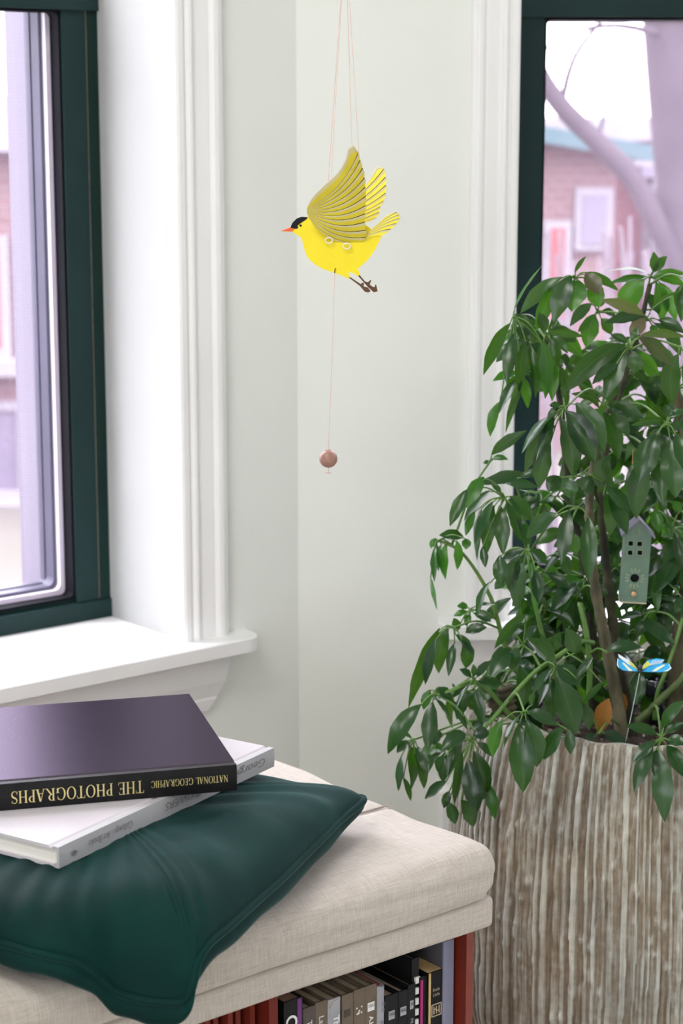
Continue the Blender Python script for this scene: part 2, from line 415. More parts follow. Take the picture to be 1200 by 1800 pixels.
    # upper sash
    up = empty('upper_sash', P((h0 + h1) / 2, QF, MR + .05)); up.parent = root; up.location = WLOC[up.name] - WLOC[root.name]
    g(h0 + st, h0 + sw, qs0 - .02, qs1 - .02, MR + .05, ZH, 'stile', GREEN, up); g(h1 - sw, h1 - st, qs0 - .02, qs1 - .02, MR + .05, ZH, 'stile', GREEN, up)
    g(h0 + sw, h1 - sw, qs0 - .02, qs1 - .02, ZH - .06, ZH, 'top_rail', GREEN, up)
    mesh('pane', [P(h0 + sw, -.225, MR + .05), P(h1 - sw, -.225, MR + .05), P(h1 - sw, -.225, ZH - .06), P(h0 + sw, -.225, ZH - .06)], [(0, 1, 2, 3)], GLASS, up)
    c = P((h0 + h1) / 2, -.45, (ZS + ZH) / 2); nn = P(0, 1, 0) - P(0, 0, 0)
    area_light('daylight_portal', c, nn, h1 - h0 + .1, ZH - ZS + .1, 1, portal=True)
    return root
build_window('window_1', PL, LH0, LH1, .0723, True)
build_window('window_2', PR, RH0, RH1, .0650, False)
build_window('window_3', PF, FH0, FH1, .0700, False)
area_light('daylight_portal', ((GX0 + GX1) / 2, YB - .3, (GZ0 + GZ1) / 2), (0, 1, 0), GX1 - GX0, GZ1 - GZ0, 1, portal=True)
# small white box low on the wall behind the plant
e = empty('wall_box', at(800, 1480, DW - .02), 'small white box fixed low on the wall, half hidden behind the hanging leaves', 'wall box')
pa = at(771, 1390, DW - .03); pb = at(812, 1390, DW - .03)
bm_obj('body', rbox((pa.x, DW - .035, pa.z - .13), (pb.x, DW, pa.z), .004, (2, 2, 2)), TRIM, e)
bm_obj('cover', rbox((pa.x + .004, DW - .038, pa.z - .12), (pb.x - .004, DW - .034, pa.z - .01), .0015, (1, 1, 1)), TRIM, e)

# ------------------------------------------------------------ outdoors
GZ = -1.2
GRASS = mat('winter_lawn', (.085, .078, .062), .9, (.068, .068, .05), .8)
def brick_mat(name, c1, c2, mort, sc):
    m = bpy.data.materials.new(name); m.use_nodes = True; nt = m.node_tree; N = nt.nodes; L = nt.links
    b = N['Principled BSDF']; b.inputs['Roughness'].default_value = .9
    tc = N.new('ShaderNodeTexCoord'); mp = N.new('ShaderNodeMapping'); mp.inputs['Rotation'].default_value = (math.pi / 2, 0, 0)
    L.new(tc.outputs['Object'], mp.inputs[0])
    br = N.new('ShaderNodeTexBrick'); br.inputs['Scale'].default_value = sc
    br.inputs['Color1'].default_value = (*c1, 1); br.inputs['Color2'].default_value = (*c2, 1); br.inputs['Mortar'].default_value = (*mort, 1)
    L.new(mp.outputs[0], br.inputs['Vector']); L.new(br.outputs['Color'], b.inputs['Base Color']); return m
BRK1 = brick_mat('pink_brick', (.135, .075, .075), (.115, .062, .062), (.16, .13, .13), 4)
BRK2 = brick_mat('red_brick', (.15, .043, .04), (.125, .035, .033), (.17, .12, .115), 4)
TEAL = mat('copper_green_trim', (.032, .08, .09), .6, (.04, .09, .10), 2)
STONE = mat('pale_stone_trim', (.19, .18, .20), .8, (.17, .16, .18), 2)
DARKW = mat('dark_window_pane', (.10, .09, .13), .15, (.14, .12, .16), 1)
REDP = mat('red_painted_panel', (.2, .05, .05), .7, (.18, .04, .04), 2)
BARKO = mat('street_tree_bark', (.035, .028, .034), .95, (.05, .04, .048), 5)
MB().box((-70, 3.6, GZ - .3), (70, 90, GZ)).obj('lawn', GRASS, label='pale winter lawn outside the windows', cat='lawn', kind='structure')
def opx(x, y, Y): return at(x, y, Y)
def house(name, label, x0, x1, Y, ztop, depth, wallm, wins, corn=None, roofm=None, parts=()):
    r = empty(name, ((x0 + x1) / 2, Y + depth / 2, GZ), label, 'building')
    MB().box((x0, Y, GZ), (x1, Y + depth, ztop)).obj('wall', wallm, r)
    if corn: MB().box((x0 - .15, Y - .2, ztop - corn), (x1 + .15, Y + depth, ztop)).obj('cornice', TEAL if roofm is None else roofm, r)
    for (a, b, c, d, mm) in wins:
        w = MB()
        w.box((a - .06, Y - .05, c - .06), (b + .06, Y - .01, c)); w.box((a - .06, Y - .05, d), (b + .06, Y - .01, d + .06))
        w.box((a - .06, Y - .05, c), (a, Y - .01, d)); w.box((b, Y - .05, c), (b + .06, Y - .01, d))
        w.box(((a + b) / 2 - .02, Y - .045, c), ((a + b) / 2 + .02, Y - .02, d))
        wo = w.obj('window', STONE, r)
        MB().box((a, Y - .02, c), (b, Y - .012, d)).obj('pane', mm, wo)
        MB().box((a - .12, Y - .22, c - .16), (b + .12, Y, c - .06)).obj('window_ledge', STONE, wo)
    return r
# seen through the left window
YA = 13.0
pa = opx(20, 150, YA); pb = opx(-160, 430, YA); pc = opx(6, 612, YA)
house('brick_house', 'pink brick house seen through the left window', -8.0, -.6, YA, opx(0, 168, YA).z, 6, BRK1,
      [(pb.x, pc.x, pc.z, pb.z, REDP), (opx(-160, 0, YA).x, opx(8, 0, YA).x, opx(0, 860, YA).z, opx(0, 720, YA).z, DARKW)], .35, STONE)
yb = YA + 8
house('brick_house', 'taller pale house standing behind the pink one, left window', opx(34, 0, yb).x, opx(300, 0, yb).x, yb, opx(0, -120, yb).z, 6, brick_mat('mauve_brick', (.16, .13, .15), (.15, .12, .14), (.18, .16, .17), 4), [], .25, STONE)
# seen through the right window
YC = 15.0
c0 = opx(930, 240, YC); c1 = opx(1075, 280, YC)
hb = empty('brick_house', (1.5, YC + 3, GZ), 'pink brick house with a copper-green sloping roof edge, right window', 'building')
zl, zr = opx(900, 222, YC).z, opx(1080, 272, YC).z; xl, xr = opx(860, 0, YC).x, opx(1085, 300, YC).x
wallp = [(xl, YC, GZ), (xr, YC, GZ), (xr, YC, zr), (xl, YC, zl)]
MB().prism([Vector(p) for p in wallp], (0, 5, 0)).obj('wall', BRK1, hb)
MB().prism([Vector((xl, YC - .25, zl - .05)), Vector((xr + .25, YC - .25, zr - .05)), Vector((xr + .25, YC - .25, zr + .07)), Vector((xl, YC - .25, zl + .07))], (0, 5.4, 0)).obj('roof_edge', TEAL, hb)
for (a, b, c, d, mm) in ((opx(1030, 0, YC).x, opx(1073, 0, YC).x, opx(0, 428, YC).z, opx(0, 342, YC).z, REDP), (opx(975, 0, YC).x, opx(1000, 0, YC).x, opx(0, 560, YC).z, opx(0, 400, YC).z, STONE)):
    w = MB().box((a - .05, YC - .06, c - .05), (b + .05, YC - .005, d + .05)).obj('window', STONE, hb)
    MB().box((a, YC - .075, c), (b, YC - .062, d)).obj('pane', DARKW if mm is REDP else REDP, w)
YD = 19.0
hr = house('brick_house', 'red brick house with a white band across it, right window', opx(1092, 0, YD).x, opx(1420, 0, YD).x, YD, opx(0, 205, YD).z, 6, BRK2,
      [(opx(1150, 0, YD).x, opx(1185, 0, YD).x, opx(0, 470, YD).z, opx(0, 330, YD).z, DARKW)], .22, STONE)
for (a, b, c, d, m, nm) in ((1085, 1400, 280, 292, STONE, 'stone_band'), (1125, 1400, 292, 312, DARKW, 'dark_band'), (1075, 1135, 262, 282, TEAL, 'porch_roof')):
    p0 = opx(a, d, YD - .25); p1 = opx(b, c, YD - .25)
    MB().box((p0.x, YD - .3, p0.z), (p1.x, YD - .002, p1.z)).obj(nm, m, hr)
for px in (1140, 1165, 1195):
    p0 = opx(px, 480, YD - .2); p1 = opx(px + 9, 312, YD - .2)
    MB().box((p0.x, YD - .28, GZ), (p1.x, YD - .1, p1.z)).obj('porch_post', STONE if px != 1165 else REDP, hr)
# street tree with a leaning trunk and a long diagonal branch
YT = 8.0
tr = empty('street_tree', (opx(1215, 700, YT).x, YT, GZ), 'bare street tree leaning in at the edge of the right window', 'tree')
tm = MB(); tm.tube(bez([(opx(1235, 700, YT).x, YT, GZ - .1), opx(1228, 500, YT), opx(1212, 250, YT), opx(1196, 20, YT), opx(1185, -300, YT)], 6), [.17] * 10 + [.15] * 15, 12)
tm.obj('trunk', BARKO, tr, smooth=True)
for pts, r0, r1 in (([(1240, 560), (1150, 385), (1110, 312), (1050, 250), (985, 185), (940, 110), (900, -20)], .048, .032), ([(1204, 200), (1185, 110), (1165, 60), (1150, -60)], .028, .018), ([(1165, 60), (1080, 45), (1000, 60), (930, 110)], .014, .006), ([(1170, 90), (1178, 140), (1190, 160)], .012, .006), ([(985, 185), (1010, 100), (1060, 30), (1100, -40)], .014, .006), ([(1050, 250), (1066, 170), (1062, 90)], .009, .004)):
    P = bez([opx(x, y, YT - .1) for x, y in pts], 5); n = len(P)
    MB().tube(P, [r0 + (r1 - r0) * i / (n - 1) for i in range(n)], 8).obj('branch', BARKO, tr, smooth=True)
# bare shrubs near the right window
TWIG = mat('pale_twigs', (.11, .09, .105), .9, (.13, .11, .12), 6)
for sx, sy, lab in ((985, 470, 'bare pale shrub outside, left of the two by the right window'), (1150, 450, 'bare pale shrub outside, right of the two by the right window')):
    b0 = opx(sx, 760, 6.5); r = empty('bare_shrub', (b0.x, 6.5, GZ), lab, 'shrub', 'shrubs outside the right window')
    for k in range(14):
        t = opx(sx + R.uniform(-90, 90), sy + R.uniform(-70, 90), 6.5 + R.uniform(-.3, .3)); mid = (Vector((b0.x, 6.5, GZ)) + t) / 2 + Vector((R.uniform(-.1, .1), 0, .2))
        MB().tube(bez([(b0.x + R.uniform(-.05, .05), 6.5, GZ), mid, t], 4), [.012] * 5 + [.006] * 4, 5).obj('twig', TWIG, r)

# ------------------------------------------------------------ bench on a red bookcase
def BP(s, d, z): return UL * s + NL * d + Vector((0, 0, z))
def linen():
    m = bpy.data.materials.new('beige_linen'); m.use_nodes = True; nt = m.node_tree; N = nt.nodes; L = nt.links
    b = N['Principled BSDF']; b.inputs['Roughness'].default_value = .9; b.inputs['Specular IOR Level'].default_value = .15
    b.inputs['Sheen Weight'].default_value = .15
    tc = N.new('ShaderNodeTexCoord'); mp = N.new('ShaderNodeMapping'); mp.inputs['Rotation'].default_value = (0, 0, -TH); L.new(tc.outputs['Object'], mp.inputs[0])
    def streak(sc):
        mq = N.new('ShaderNodeMapping'); mq.inputs['Scale'].default_value = sc; L.new(mp.outputs[0], mq.inputs[0])
        nz = N.new('ShaderNodeTexNoise'); nz.inputs['Scale'].default_value = 1; nz.inputs['Detail'].default_value = 2; L.new(mq.outputs[0], nz.inputs['Vector']); return nz
    a = streak((40, 1500, 1500)); c = streak((1500, 40, 60)); big = streak((6, 6, 6))
    ad = N.new('ShaderNodeMath'); ad.operation = 'ADD'; L.new(a.outputs['Fac'], ad.inputs[0]); L.new(c.outputs['Fac'], ad.inputs[1])
    r = N.new('ShaderNodeValToRGB'); r.color_ramp.elements[0].position = .74; r.color_ramp.elements[1].position = 1.25
    mr = N.new('ShaderNodeMapRange'); mr.inputs[1].default_value = .7; mr.inputs[2].default_value = 1.3; L.new(ad.outputs[0], mr.inputs[0])
    r.color_ramp.elements[0].position = .1; r.color_ramp.elements[1].position = .9
    r.color_ramp.elements[0].color = (.37, .332, .288, 1); r.color_ramp.elements[1].color = (.51, .468, .418, 1)
    L.new(mr.outputs[0], r.inputs[0]); L.new(r.outputs[0], b.inputs['Base Color'])
    bp = N.new('ShaderNodeBump'); bp.inputs['Distance'].default_value = .00012; L.new(ad.outputs[0], bp.inputs['Height']); L.new(bp.outputs[0], b.inputs['Normal'])
    return m
LINEN = linen(); SEAM = mat('linen_seam_shadow_cord', (.30, .24, .20), .9, (.34, .28, .24), 80)
REDW = mat('red_painted_wood', (.125, .014, .008), .45, (.155, .022, .011), 14, stretch=(1, 1, .15), bump=.0006, bscale=40, spec=.2)
CHIP = mat('chipped_red_edge', (.19, .036, .018), .55, (.15, .024, .013), 30)
FD, BD, S0, S1, ZT, ZSM, ZBT = -1.491, -1.905, .10, 1.429, .522, .462, .430
bench = empty('upholstered_bench', BP((S0 + S1) / 2, (FD + BD) / 2, ZBT), 'beige linen upholstered bench seat under the left window', 'bench')
def wave(p, amp, f):
    return amp * mnoise.noise(Vector((p.x * f, p.y * f, p.z * f)))
def cushion_disp(split):
    def d(w, l, h):
        nx, ny, nz = l.x / h.x, l.y / h.y, l.z / h.z
        w = w.copy(); r_ = .022; oz = (-l.z - (h.z - r_)) / r_; oy = (abs(l.y) - (h.y - r_)) / r_; ox = (abs(l.x) - (h.x - r_)) / r_
        if oz > 0 and oy > 0 and ox <= 0:      # squarer lower edge
            w.y += math.copysign(r_ * (oy ** .4 - oy), l.y); w.z -= r_ * (oz ** .4 - oz)
        elif oz > 0 and ox > 0 and oy <= 0:
            w.x += math.copysign(r_ * (ox ** .4 - ox), l.x); w.z -= r_ * (oz ** .4 - oz)
        if nz > .2:
            w.z += .006 * (1 - nx * nx) * (1 - ny ** 4) + wave(w, .0022, 14)
            w.z -= .0035 * math.exp(-((w.y - split) / .004) ** 2)
        if ny > .5: w.y += .004 * (1 - nz * nz) + wave(w, .003, 9) + .0008 * math.sin(w.z * 300 + w.x * 20)
        if nx > .9: w.x += .0015 * (1 - nz * nz) + wave(w, .0025, 14)
        if nz < -.5: w.z += wave(w, .0025, 8)
        return w
    return d
bm_obj('seat_cushion', rbox((S0, BD, ZSM), (S1, FD, ZT), .022, (90, 44, 5), BP, cushion_disp(-1.6665), 5), LINEN, bench, smooth=True)
bm_obj('base_band', rbox((S0 + .002, BD + .003, ZBT), (S1 - .003, FD - .002, ZSM + .0015), .007, (80, 30, 3), BP, lambda w, l, h: w + Vector((0, wave(w, .002, 9) if l.y > 0 else 0, wave(w, .004, 7) if l.z < 0 else wave(w, .0025, 8))), 3), LINEN, bench, smooth=True)
sp_ = []
for i in range(40):
    s_ = S0 + .05 + (S1 - .012 - S0 - .05) * i / 39; nx = (s_ - (S0 + S1) / 2) / ((S1 - S0) / 2); ny = (-1.6665 - (FD + BD) / 2) / ((FD - BD) / 2)
    zt_ = ZT + .006 * (1 - nx * nx) * (1 - ny ** 4); zt_ += wave(Vector((s_, -1.6665, ZT)), .0022, 14)
    sp_.append(BP(s_, -1.6665, zt_ - .0004))
MB().tube(sp_, .0011, 5).obj('top_seam', SEAM, bench)
case = empty('red_bookcase', BP((S0 + S1) / 2, -1.72, 0), 'red painted wooden bookcase carrying the beige bench', 'bookcase')
def panel(name, s0, s1, d0, d1, z0, z1, m=None, par=None):
    return MB().box((s0, d0, z0), (s1, d1, z1), BP).obj(name, m or REDW, par or case)
PFD = -1.527
def s_at(x, y, d): return on_plane(x, y, NL * d, NL).dot(UL)
sR1, sR0 = s_at(831, 1700, PFD), s_at(818, 1700, PFD)
sP0, sP1 = s_at(473, 1770, PFD), s_at(488, 1770, PFD)
sd = panel('side_panel', sR0, sR1, BD + .03, PFD, 0, ZBT - .001)
panel('worn_edge', sR0 + .0005, sR1 - .0005, PFD, PFD + .0008, .0, ZBT - .002, CHIP, sd)
panel('partition', sP0, sP1, BD + .03, PFD, .0, ZBT - .001)
panel('side_panel', S0 + .03, S0 + .045, BD + .03, PFD, 0, ZBT - .001)
panel('back_panel', S0 + .045, sR0, BD + .03, BD + .038, .1, ZBT - .001)
panel('shelf_board', sP1, sR0, BD + .038, PFD - .003, .125, .143); panel('shelf_board', S0 + .045, sP0, BD + .038, PFD - .003, .125, .143)
for k in range(5):
    a = sP0 - .008 - k * .014
    panel('slat', a - .006, a, BD + .05, PFD - .014 - .006 * (k % 2), .143, ZBT - .012 - .004 * (k % 3))

# ---- text helpers
def font_mesh(txt, size, shear=0, bold=0):
    cu = bpy.data.curves.new('t', 'FONT'); cu.body = txt; cu.size = size; cu.shear = shear; cu.resolution_u = 3; cu.offset = bold
    o = bpy.data.objects.new('t', cu); COL.objects.link(o)
    bpy.context.view_layer.update()
    me = bpy.data.meshes.new_from_object(o.evaluated_get(bpy.context.evaluated_depsgraph_get()))
    v = [p.co.copy() for p in me.vertices]; f = [tuple(p.vertices) for p in me.polygons]
    bpy.data.objects.remove(o); bpy.data.curves.remove(cu); bpy.data.meshes.remove(me); return v, f
def place_text(txt, size, org, ax, up, m, parent, name='spine_lettering', shear=0, fit=None, bold=0):
    v, f = font_mesh(txt, size, shear, bold)
    if not v: return None
    if fit:
        w = max(p.x for p in v); k = fit / w
        for p in v: p.x *= k
    ax = Vector(ax); up = Vector(up); nn = ax.cross(up).normalized()
    return mesh(name, [Vector(org) + ax * p.x + up * p.y + nn * .0003 for p in v], f, m, parent)
def ell(cx, cy, rx, ry, a0, a1, n):
    return [(cx + rx * math.cos(rad(a0 + (a1 - a0) * i / n)), cy + ry * math.sin(rad(a0 + (a1 - a0) * i / n))) for i in range(n + 1)]
def glyph(c):
    """roman capitals with serifs, cap height 1 -> (list of quads/polys, width)"""
    T, t, sf = .135, .048, .035
    q = []
    def rc(x0, y0, x1, y1): q.append([(x0, y0), (x1, y0), (x1, y1), (x0, y1)])
    def ser(x0, x1, y, top): rc(x0 - .085, y - (sf if top else 0), x1 + .085, y + (0 if top else sf))
    def stem(x, w=T): rc(x, 0, x + w, 1); ser(x, x + w, 0, False); ser(x, x + w, 1, True)
    def diag(x0, y0, x1, y1, w): q.append([(x0, y0), (x0 + w, y0), (x1 + w, y1), (x1, y1)])
    def strip(o, i):
        for k in range(len(o) - 1): q.append([o[k], o[k + 1], i[k + 1], i[k]])
    if c == 'I': stem(.09); return q, .31
    if c == 'L':
        stem(.09); rc(.22, 0, .62, t); q.append([(.58, 0), (.62, 0), (.65, .26), (.62, .26)]); return q, .66
    if c == 'T':
        rc(.30, 0, .30 + T, 1); ser(.30, .30 + T, 0, False); rc(.03, 1 - t, .705, 1); q.append([(.0, .76), (.03, .76), (.07, 1), (.03, 1)]); q.append([(.705, .76), (.735, .76), (.705, 1), (.665, 1)]); return q, .735
    if c == 'H': stem(.09); stem(.60); rc(.2, .49, .62, .49 + t); return q, .83
    if c == 'E':
        stem(.09); rc(.2, 0, .60, t); rc(.2, 1 - t, .56, 1); rc(.2, .5, .46, .5 + t)
        q.append([(.56, 0), (.6, 0), (.64, .25), (.61, .25)]); q.append([(.53, 1), (.56, 1), (.58, .78), (.55, .78)]); rc(.44, .42, .47, .63); return q, .65
    if c == 'N':
        rc(.12, 0, .12 + t, 1); rc(.68, 0, .68 + t, 1); diag(.66, 0, .05, 1, .15); ser(.12, .12 + t, 0, False); ser(.68, .68 + t, 1, True); rc(.0, 1 - sf, .2, 1); return q, .84
    if c == 'A':
        diag(.07, 0, .36, 1, .055); diag(.60, 0, .34, 1, .15); rc(.2, .33, .62, .33 + t); ser(.07, .13, 0, False); ser(.60, .75, 0, False); return q, .80
    if c in 'PR':
        stem(.09); o = ell(.30, .74, .30, .26, 90, -90, 12); i = ell(.30, .74, .165, .215, 90, -90, 12); strip(o, i); rc(.2, 1 - t, .31, 1); rc(.2, .48, .31, .48 + t)
        if c == 'R': diag(.66, 0, .27, .5, .15); rc(.62, 0, .88, sf); return q, .84
        return q, .62
    if c in 'OCG':
        a0, a1 = (0, 360) if c == 'O' else (42, 325)
        o = ell(.44, .5, .42, .52, a0, a1, 26); i = ell(.44, .5, .285, .475, a0, a1, 26); strip(o, i)
        if c == 'C': rc(.70, .66, .735, .96); return q, .82
        if c == 'G': rc(.70, .66, .735, .96); rc(.66, .03, .66 + T, .42); ser(.66, .66 + T, .42, True); return q, .90
        return q, .88
    if c == 'S':
        cl = [(.50, .80), (.42, .93), (.27, .975), (.12, .90), (.075, .76), (.13, .63), (.28, .53), (.43, .44), (.50, .30), (.47, .13), (.34, .03), (.20, .025), (.08, .10), (.035, .24)]
        ws = [.03, .035, .045, .06, .085, .11, .14, .14, .11, .085, .06, .045, .035, .03]
        P = bez([(x, y, 0) for x, y in cl], 3); n = len(P); L1 = []; L2 = []
        for k, p in enumerate(P):
            d = (P[min(k + 1, n - 1)] - P[max(k - 1, 0)]).normalized(); nn = Vector((-d.y, d.x, 0)); f = k / (n - 1) * (len(ws) - 1); a = int(min(f, len(ws) - 2)); w = ws[a] + (ws[a + 1] - ws[a]) * (f - a)
            L1.append(tuple((p + nn * w / 2)[:2])); L2.append(tuple((p - nn * w / 2)[:2]))
        strip(L1, L2); rc(.485, .72, .515, .98); rc(.02, .02, .05, .30); return q, .58
    return q, .35
def serif_text(txt, h, org, ax, up, m, parent, length=None, name='spine_lettering'):
    x = 0; P = []
    for c in txt:
        g, w = glyph(c)
        P += [[(px + x, py) for px, py in poly] for poly in g]; x += w + .07
    k = (length / (x * h)) if length else 1
    v = []; f = []; ax = Vector(ax); up = Vector(up); nn = ax.cross(up).normalized()
    for poly in P:
        b = len(v); v += [Vector(org) + ax * (px * h * k) + up * (py * h) + nn * .0003 for px, py in poly]; f.append(tuple(range(b, b + len(poly))))
    return mesh(name, v, f, m, parent)

# ---- books on the shelf under the bench
PAPER = mat('cream_paper', (.48, .43, .33), .85, (.38, .33, .25), 120, stretch=(1, 1, .05))
PAPERY = mat('yellowed_paper', (.68, .50, .25), .85, (.55, .38, .16), 60)
PAPERD = mat('reddish_paper', (.36, .22, .17), .85, (.28, .17, .13), 90)
PAPERW = mat('white_paper', (.70, .66, .70), .8, (.58, .55, .6), 90)
BLK = mat('black_cover', (.007, .007, .008), .5, (.010, .010, .011), 50, spec=.2); BRN = mat('brown_cover', (.115, .088, .058), .6, (.14, .108, .072), 60)
DBR = mat('dark_brown_cover', (.065, .050, .040), .6, (.08, .062, .05), 60); GRY = mat('grey_cover', (.30, .31, .34), .4, (.35, .36, .39), 30)
PURP = mat('purple_edge', (.12, .015, .17), .5, (.15, .02, .2), 30); REDC = mat('red_lining', (.55, .015, .02), .5, (.5, .01, .015), 20)
LAV = mat('lavender_cover', (.24, .25, .35), .5, (.20, .21, .31), 9); MAG = mat('magenta_stripe', (.40, .012, .16), .5, (.36, .01, .14), 20)
WHT = mat('white_print', (.8, .8, .78), .5, (.76, .76, .74), 90); TANP = mat('tan_print', (.52, .42, .30), .6, (.45, .36, .25), 90)
GRP = mat('grey_print', (.13, .13, .14), .5, (.10, .10, .11), 90); DKP = mat('dark_brown_print', (.04, .03, .02), .5, (.05, .04, .03), 90)
SHZ = .143; SPD = -1.545
def shelf_book(lab, xl, xr, yt, cover, pages, deep=.15, tilt=0, board=.0018, d0=SPD, spine=None, inset=.004, round_sp=False):
    s0, s1 = s_at(xl, yt + 8, d0), s_at(xr, yt, d0); zt = on_plane((xl + xr) / 2, yt, NL * d0, NL).z
    r = empty('book', BP((s0 + s1) / 2, d0 - deep / 2, SHZ), lab, 'book', 'books on the shelf under the bench')
    g = MB(); g.box((s0, d0 - deep, SHZ), (s0 + board, d0, zt), BP); g.box((s1 - board, d0 - deep, SHZ), (s1, d0, zt), BP)
    g.obj('cover', cover, r)
    if round_sp:
        pr = [BP(s0 + (s1 - s0) * i / 8, d0 + .004 * math.sin(math.pi * i / 8), SHZ) for i in range(9)] + [BP(s1, d0 - .002, SHZ), BP(s0, d0 - .002, SHZ)]
        MB().prism(pr, (0, 0, zt - SHZ)).obj('spine', spine or cover, r)
    else:
        MB().box((s0, d0 - .0015, SHZ), (s1, d0 + .0006, zt), BP).obj('spine', spine or cover, r)
    MB().box((s0 + board, d0 - deep + .004, SHZ + .002), (s1 - board, d0 - .0015, zt - inset), BP).obj('pages', pages, r)
    return r, s0, s1, zt
def spine_down(r, s0, s1, zt, txt, size, gap, m, d0=SPD, off=0, bold=0, y=.32):
    # reads from top to bottom
    sc = (s0 + s1) / 2
    return place_text(txt, size, BP(sc - size * y + off, d0 + .0008, zt - gap), Vector((0, 0, -1)), UL, m, r, bold=bold)
b = shelf_book('black book with a purple edge and a white letter C, beside the red partition', 498, 531, 1757, BLK, PAPERD, inset=.002)
panel('purple_edge', b[2] - .007, b[2] - .0015, SPD, SPD + .001, SHZ, b[3] - .001, PURP, b[0]); spine_down(*b, 'C r', .021, .016, WHT, off=-.003, bold=.0004)
b = shelf_book('dark brown slim book lettered Tra', 532, 553, 1770, DBR, PAPER); spine_down(*b, 'Travels', .010, .015, WHT)
b = shelf_book('brown book lettered Lat, second of the pair beside the grey torn one', 553.5, 574, 1760, BRN, PAPER); spine_down(*b, 'Latin', .010, .016, WHT)
b = shelf_book('grey book with torn white spine edges lettered The C', 575, 597, 1755, BRN, PAPER, spine=GRY); spine_down(*b, 'The C', .011, .020, WHT, off=.003, bold=.0003)
t = MB()
for (sa, za, sb, zb) in ((b[1], b[3], b[1] + .003, b[3] - .010), (b[1] + .003, b[3] - .010, b[1] + .006, b[3] - .004), (b[1] + .006, b[3] - .004, b[2], b[3] - .001)):
    t.hexa([BP(sa, SPD + .0006, za), BP(sb, SPD + .0006, zb), BP(sb, SPD + .0012, zb), BP(sa, SPD + .0012, za), BP(sa, SPD + .0006, za - .0012), BP(sb, SPD + .0006, zb - .0016), BP(sb, SPD + .0012, zb - .0016), BP(sa, SPD + .0012, za - .0012)])
t.obj('torn_edge', PAPER, b[0])
b = shelf_book('brown book with a small dark stamped panel, after the grey torn one', 600, 620, 1747, BRN, PAPER)
panel('stamp', b[1] + .003, b[2] - .004, SPD + .0006, SPD + .0009, b[3] - .026, b[3] - .018, DKP, b[0])
b = shelf_book('brown book with a small worn white emblem, between two brown books', 621, 641, 1738, BRN, PAPER)
e2 = MB()
for k in range(7):
    e2.sphere(BP((b[1] + b[2]) / 2 + R.uniform(-.004, .004), SPD + .0006, b[3] - .025 + R.uniform(-.004, .004)), .0011, 6, 4)
e2.obj('emblem', WHT, b[0])
def logo(b, m, w=.0095, z=.020, txt='KNAU', h=.010, m2=BRN):
    sc = (b[1] + b[2]) / 2
    o = panel('logo_block', sc - w / 2, sc + w / 2, SPD + .0006, SPD + .0009, b[3] - z - h, b[3] - z, m, b[0])
    place_text(txt, h * .55, BP(sc - w * .43, SPD + .0011, b[3] - z - h * .55), UL, Vector((0, 0, 1)), m2, b[0], 'logo_lettering', fit=w * .86)
b = shelf_book('brown book with a white printed logo block, last before the grey red-topped one', 641.5, 661, 1731, BRN, PAPER); logo(b, WHT); spine_down(*b, 'A.HINN', .008, .036, WHT, bold=.0002)
b = shelf_book('grey round-backed book with a red top edge', 662, 675, 1732, GRY, REDC, round_sp=True, inset=.001)
place_text('SS', .006, BP((b[1] + b[2]) / 2 - .003, SPD + .0046, b[3] - .022), UL, Vector((0, 0, 1)), GRP, b[0], fit=.006); place_text('NY', .006, BP((b[1] + b[2]) / 2 - .003, SPD + .0046, b[3] - .029), UL, Vector((0, 0, 1)), GRP, b[0], fit=.006)
place_text('puis', .008, BP((b[1] + b[2]) / 2 - .003, SPD + .0046, b[3] - .039), Vector((0, 0, -1)), UL, GRP, b[0])
for i, (xl, xr, yt, nm) in enumerate(((676, 699, 1748, 'first and lowest'), (700, 716, 1741, 'middle one'), (716.5, 729, 1730, 'last and tallest'))):
    b = shelf_book('black hardback with a grey logo block, %s of three in a row' % nm, xl, xr, yt, BLK, PAPER); logo(b, GRY, .0085 if i < 2 else .005, .019, m2=BLK); spine_down(*b, ('ROMA', 'WIEN', 'PRAG')[i], .006, .040, GRY)
b = shelf_book('black spiral-bound notebook with white comb binding', 723, 735.5, 1684, BLK, PAPERW, d0=SPD - .006, deep=.19)
for k in range(11):
    z = b[3] - .022 - k * .0125
    panel('comb_tooth', b[1] + .0035, b[2] - .0002, SPD - .006, SPD - .003, z - .0075, z, WHT, b[0])
b = shelf_book('black slim book with a magenta stripe, beside the spiral notebook', 736, 749, 1716, BLK, BLK, d0=SPD - .003)
panel('magenta_stripe', b[1] + .0015, b[1] + .0048, SPD - .003, SPD - .0015, SHZ, b[3] - .004, MAG, b[0])
b = shelf_book('thick worn black paperback with yellowed pages and a square key emblem', 753, 778, 1707, BLK, PAPERY, inset=-.0006, board=.0006)
panel('worn_corner', b[1], b[1] + .0028, SPD - .001, SPD + .0009, SHZ, b[3], PAPERY, b[0])
sc = (b[1] + b[2]) / 2 + .001; z = b[3] - .046; em = MB(); w = .0075
for (a, c, d, f2) in ((-w, -w, w, -w + .0012), (-w, w - .0012, w, w), (-w, -w, -w + .0012, w), (w - .0012, -w, w, w), (-.0045, -.0045, -.0032, .0045), (.0032, -.0045, .0045, .0045), (-.0045, .0005, 0, .0017), (0, -.0017, .0045, -.0005), (-.0008, -.0045, .0006, .0045)):
    em.box((sc + a, SPD + .0006, z + c), (sc + d, SPD + .0010, z + f2), BP)
em.obj('key_emblem', TANP, b[0])
place_text('Little', .0055, BP(sc - .006, SPD + .0010, z + .017), UL, Vector((0, 0, 1)), TANP, b[0], fit=.010); place_text('Books', .0055, BP(sc - .006, SPD + .0010, z + .023), UL, Vector((0, 0, 1)), TANP, b[0], fit=.010)
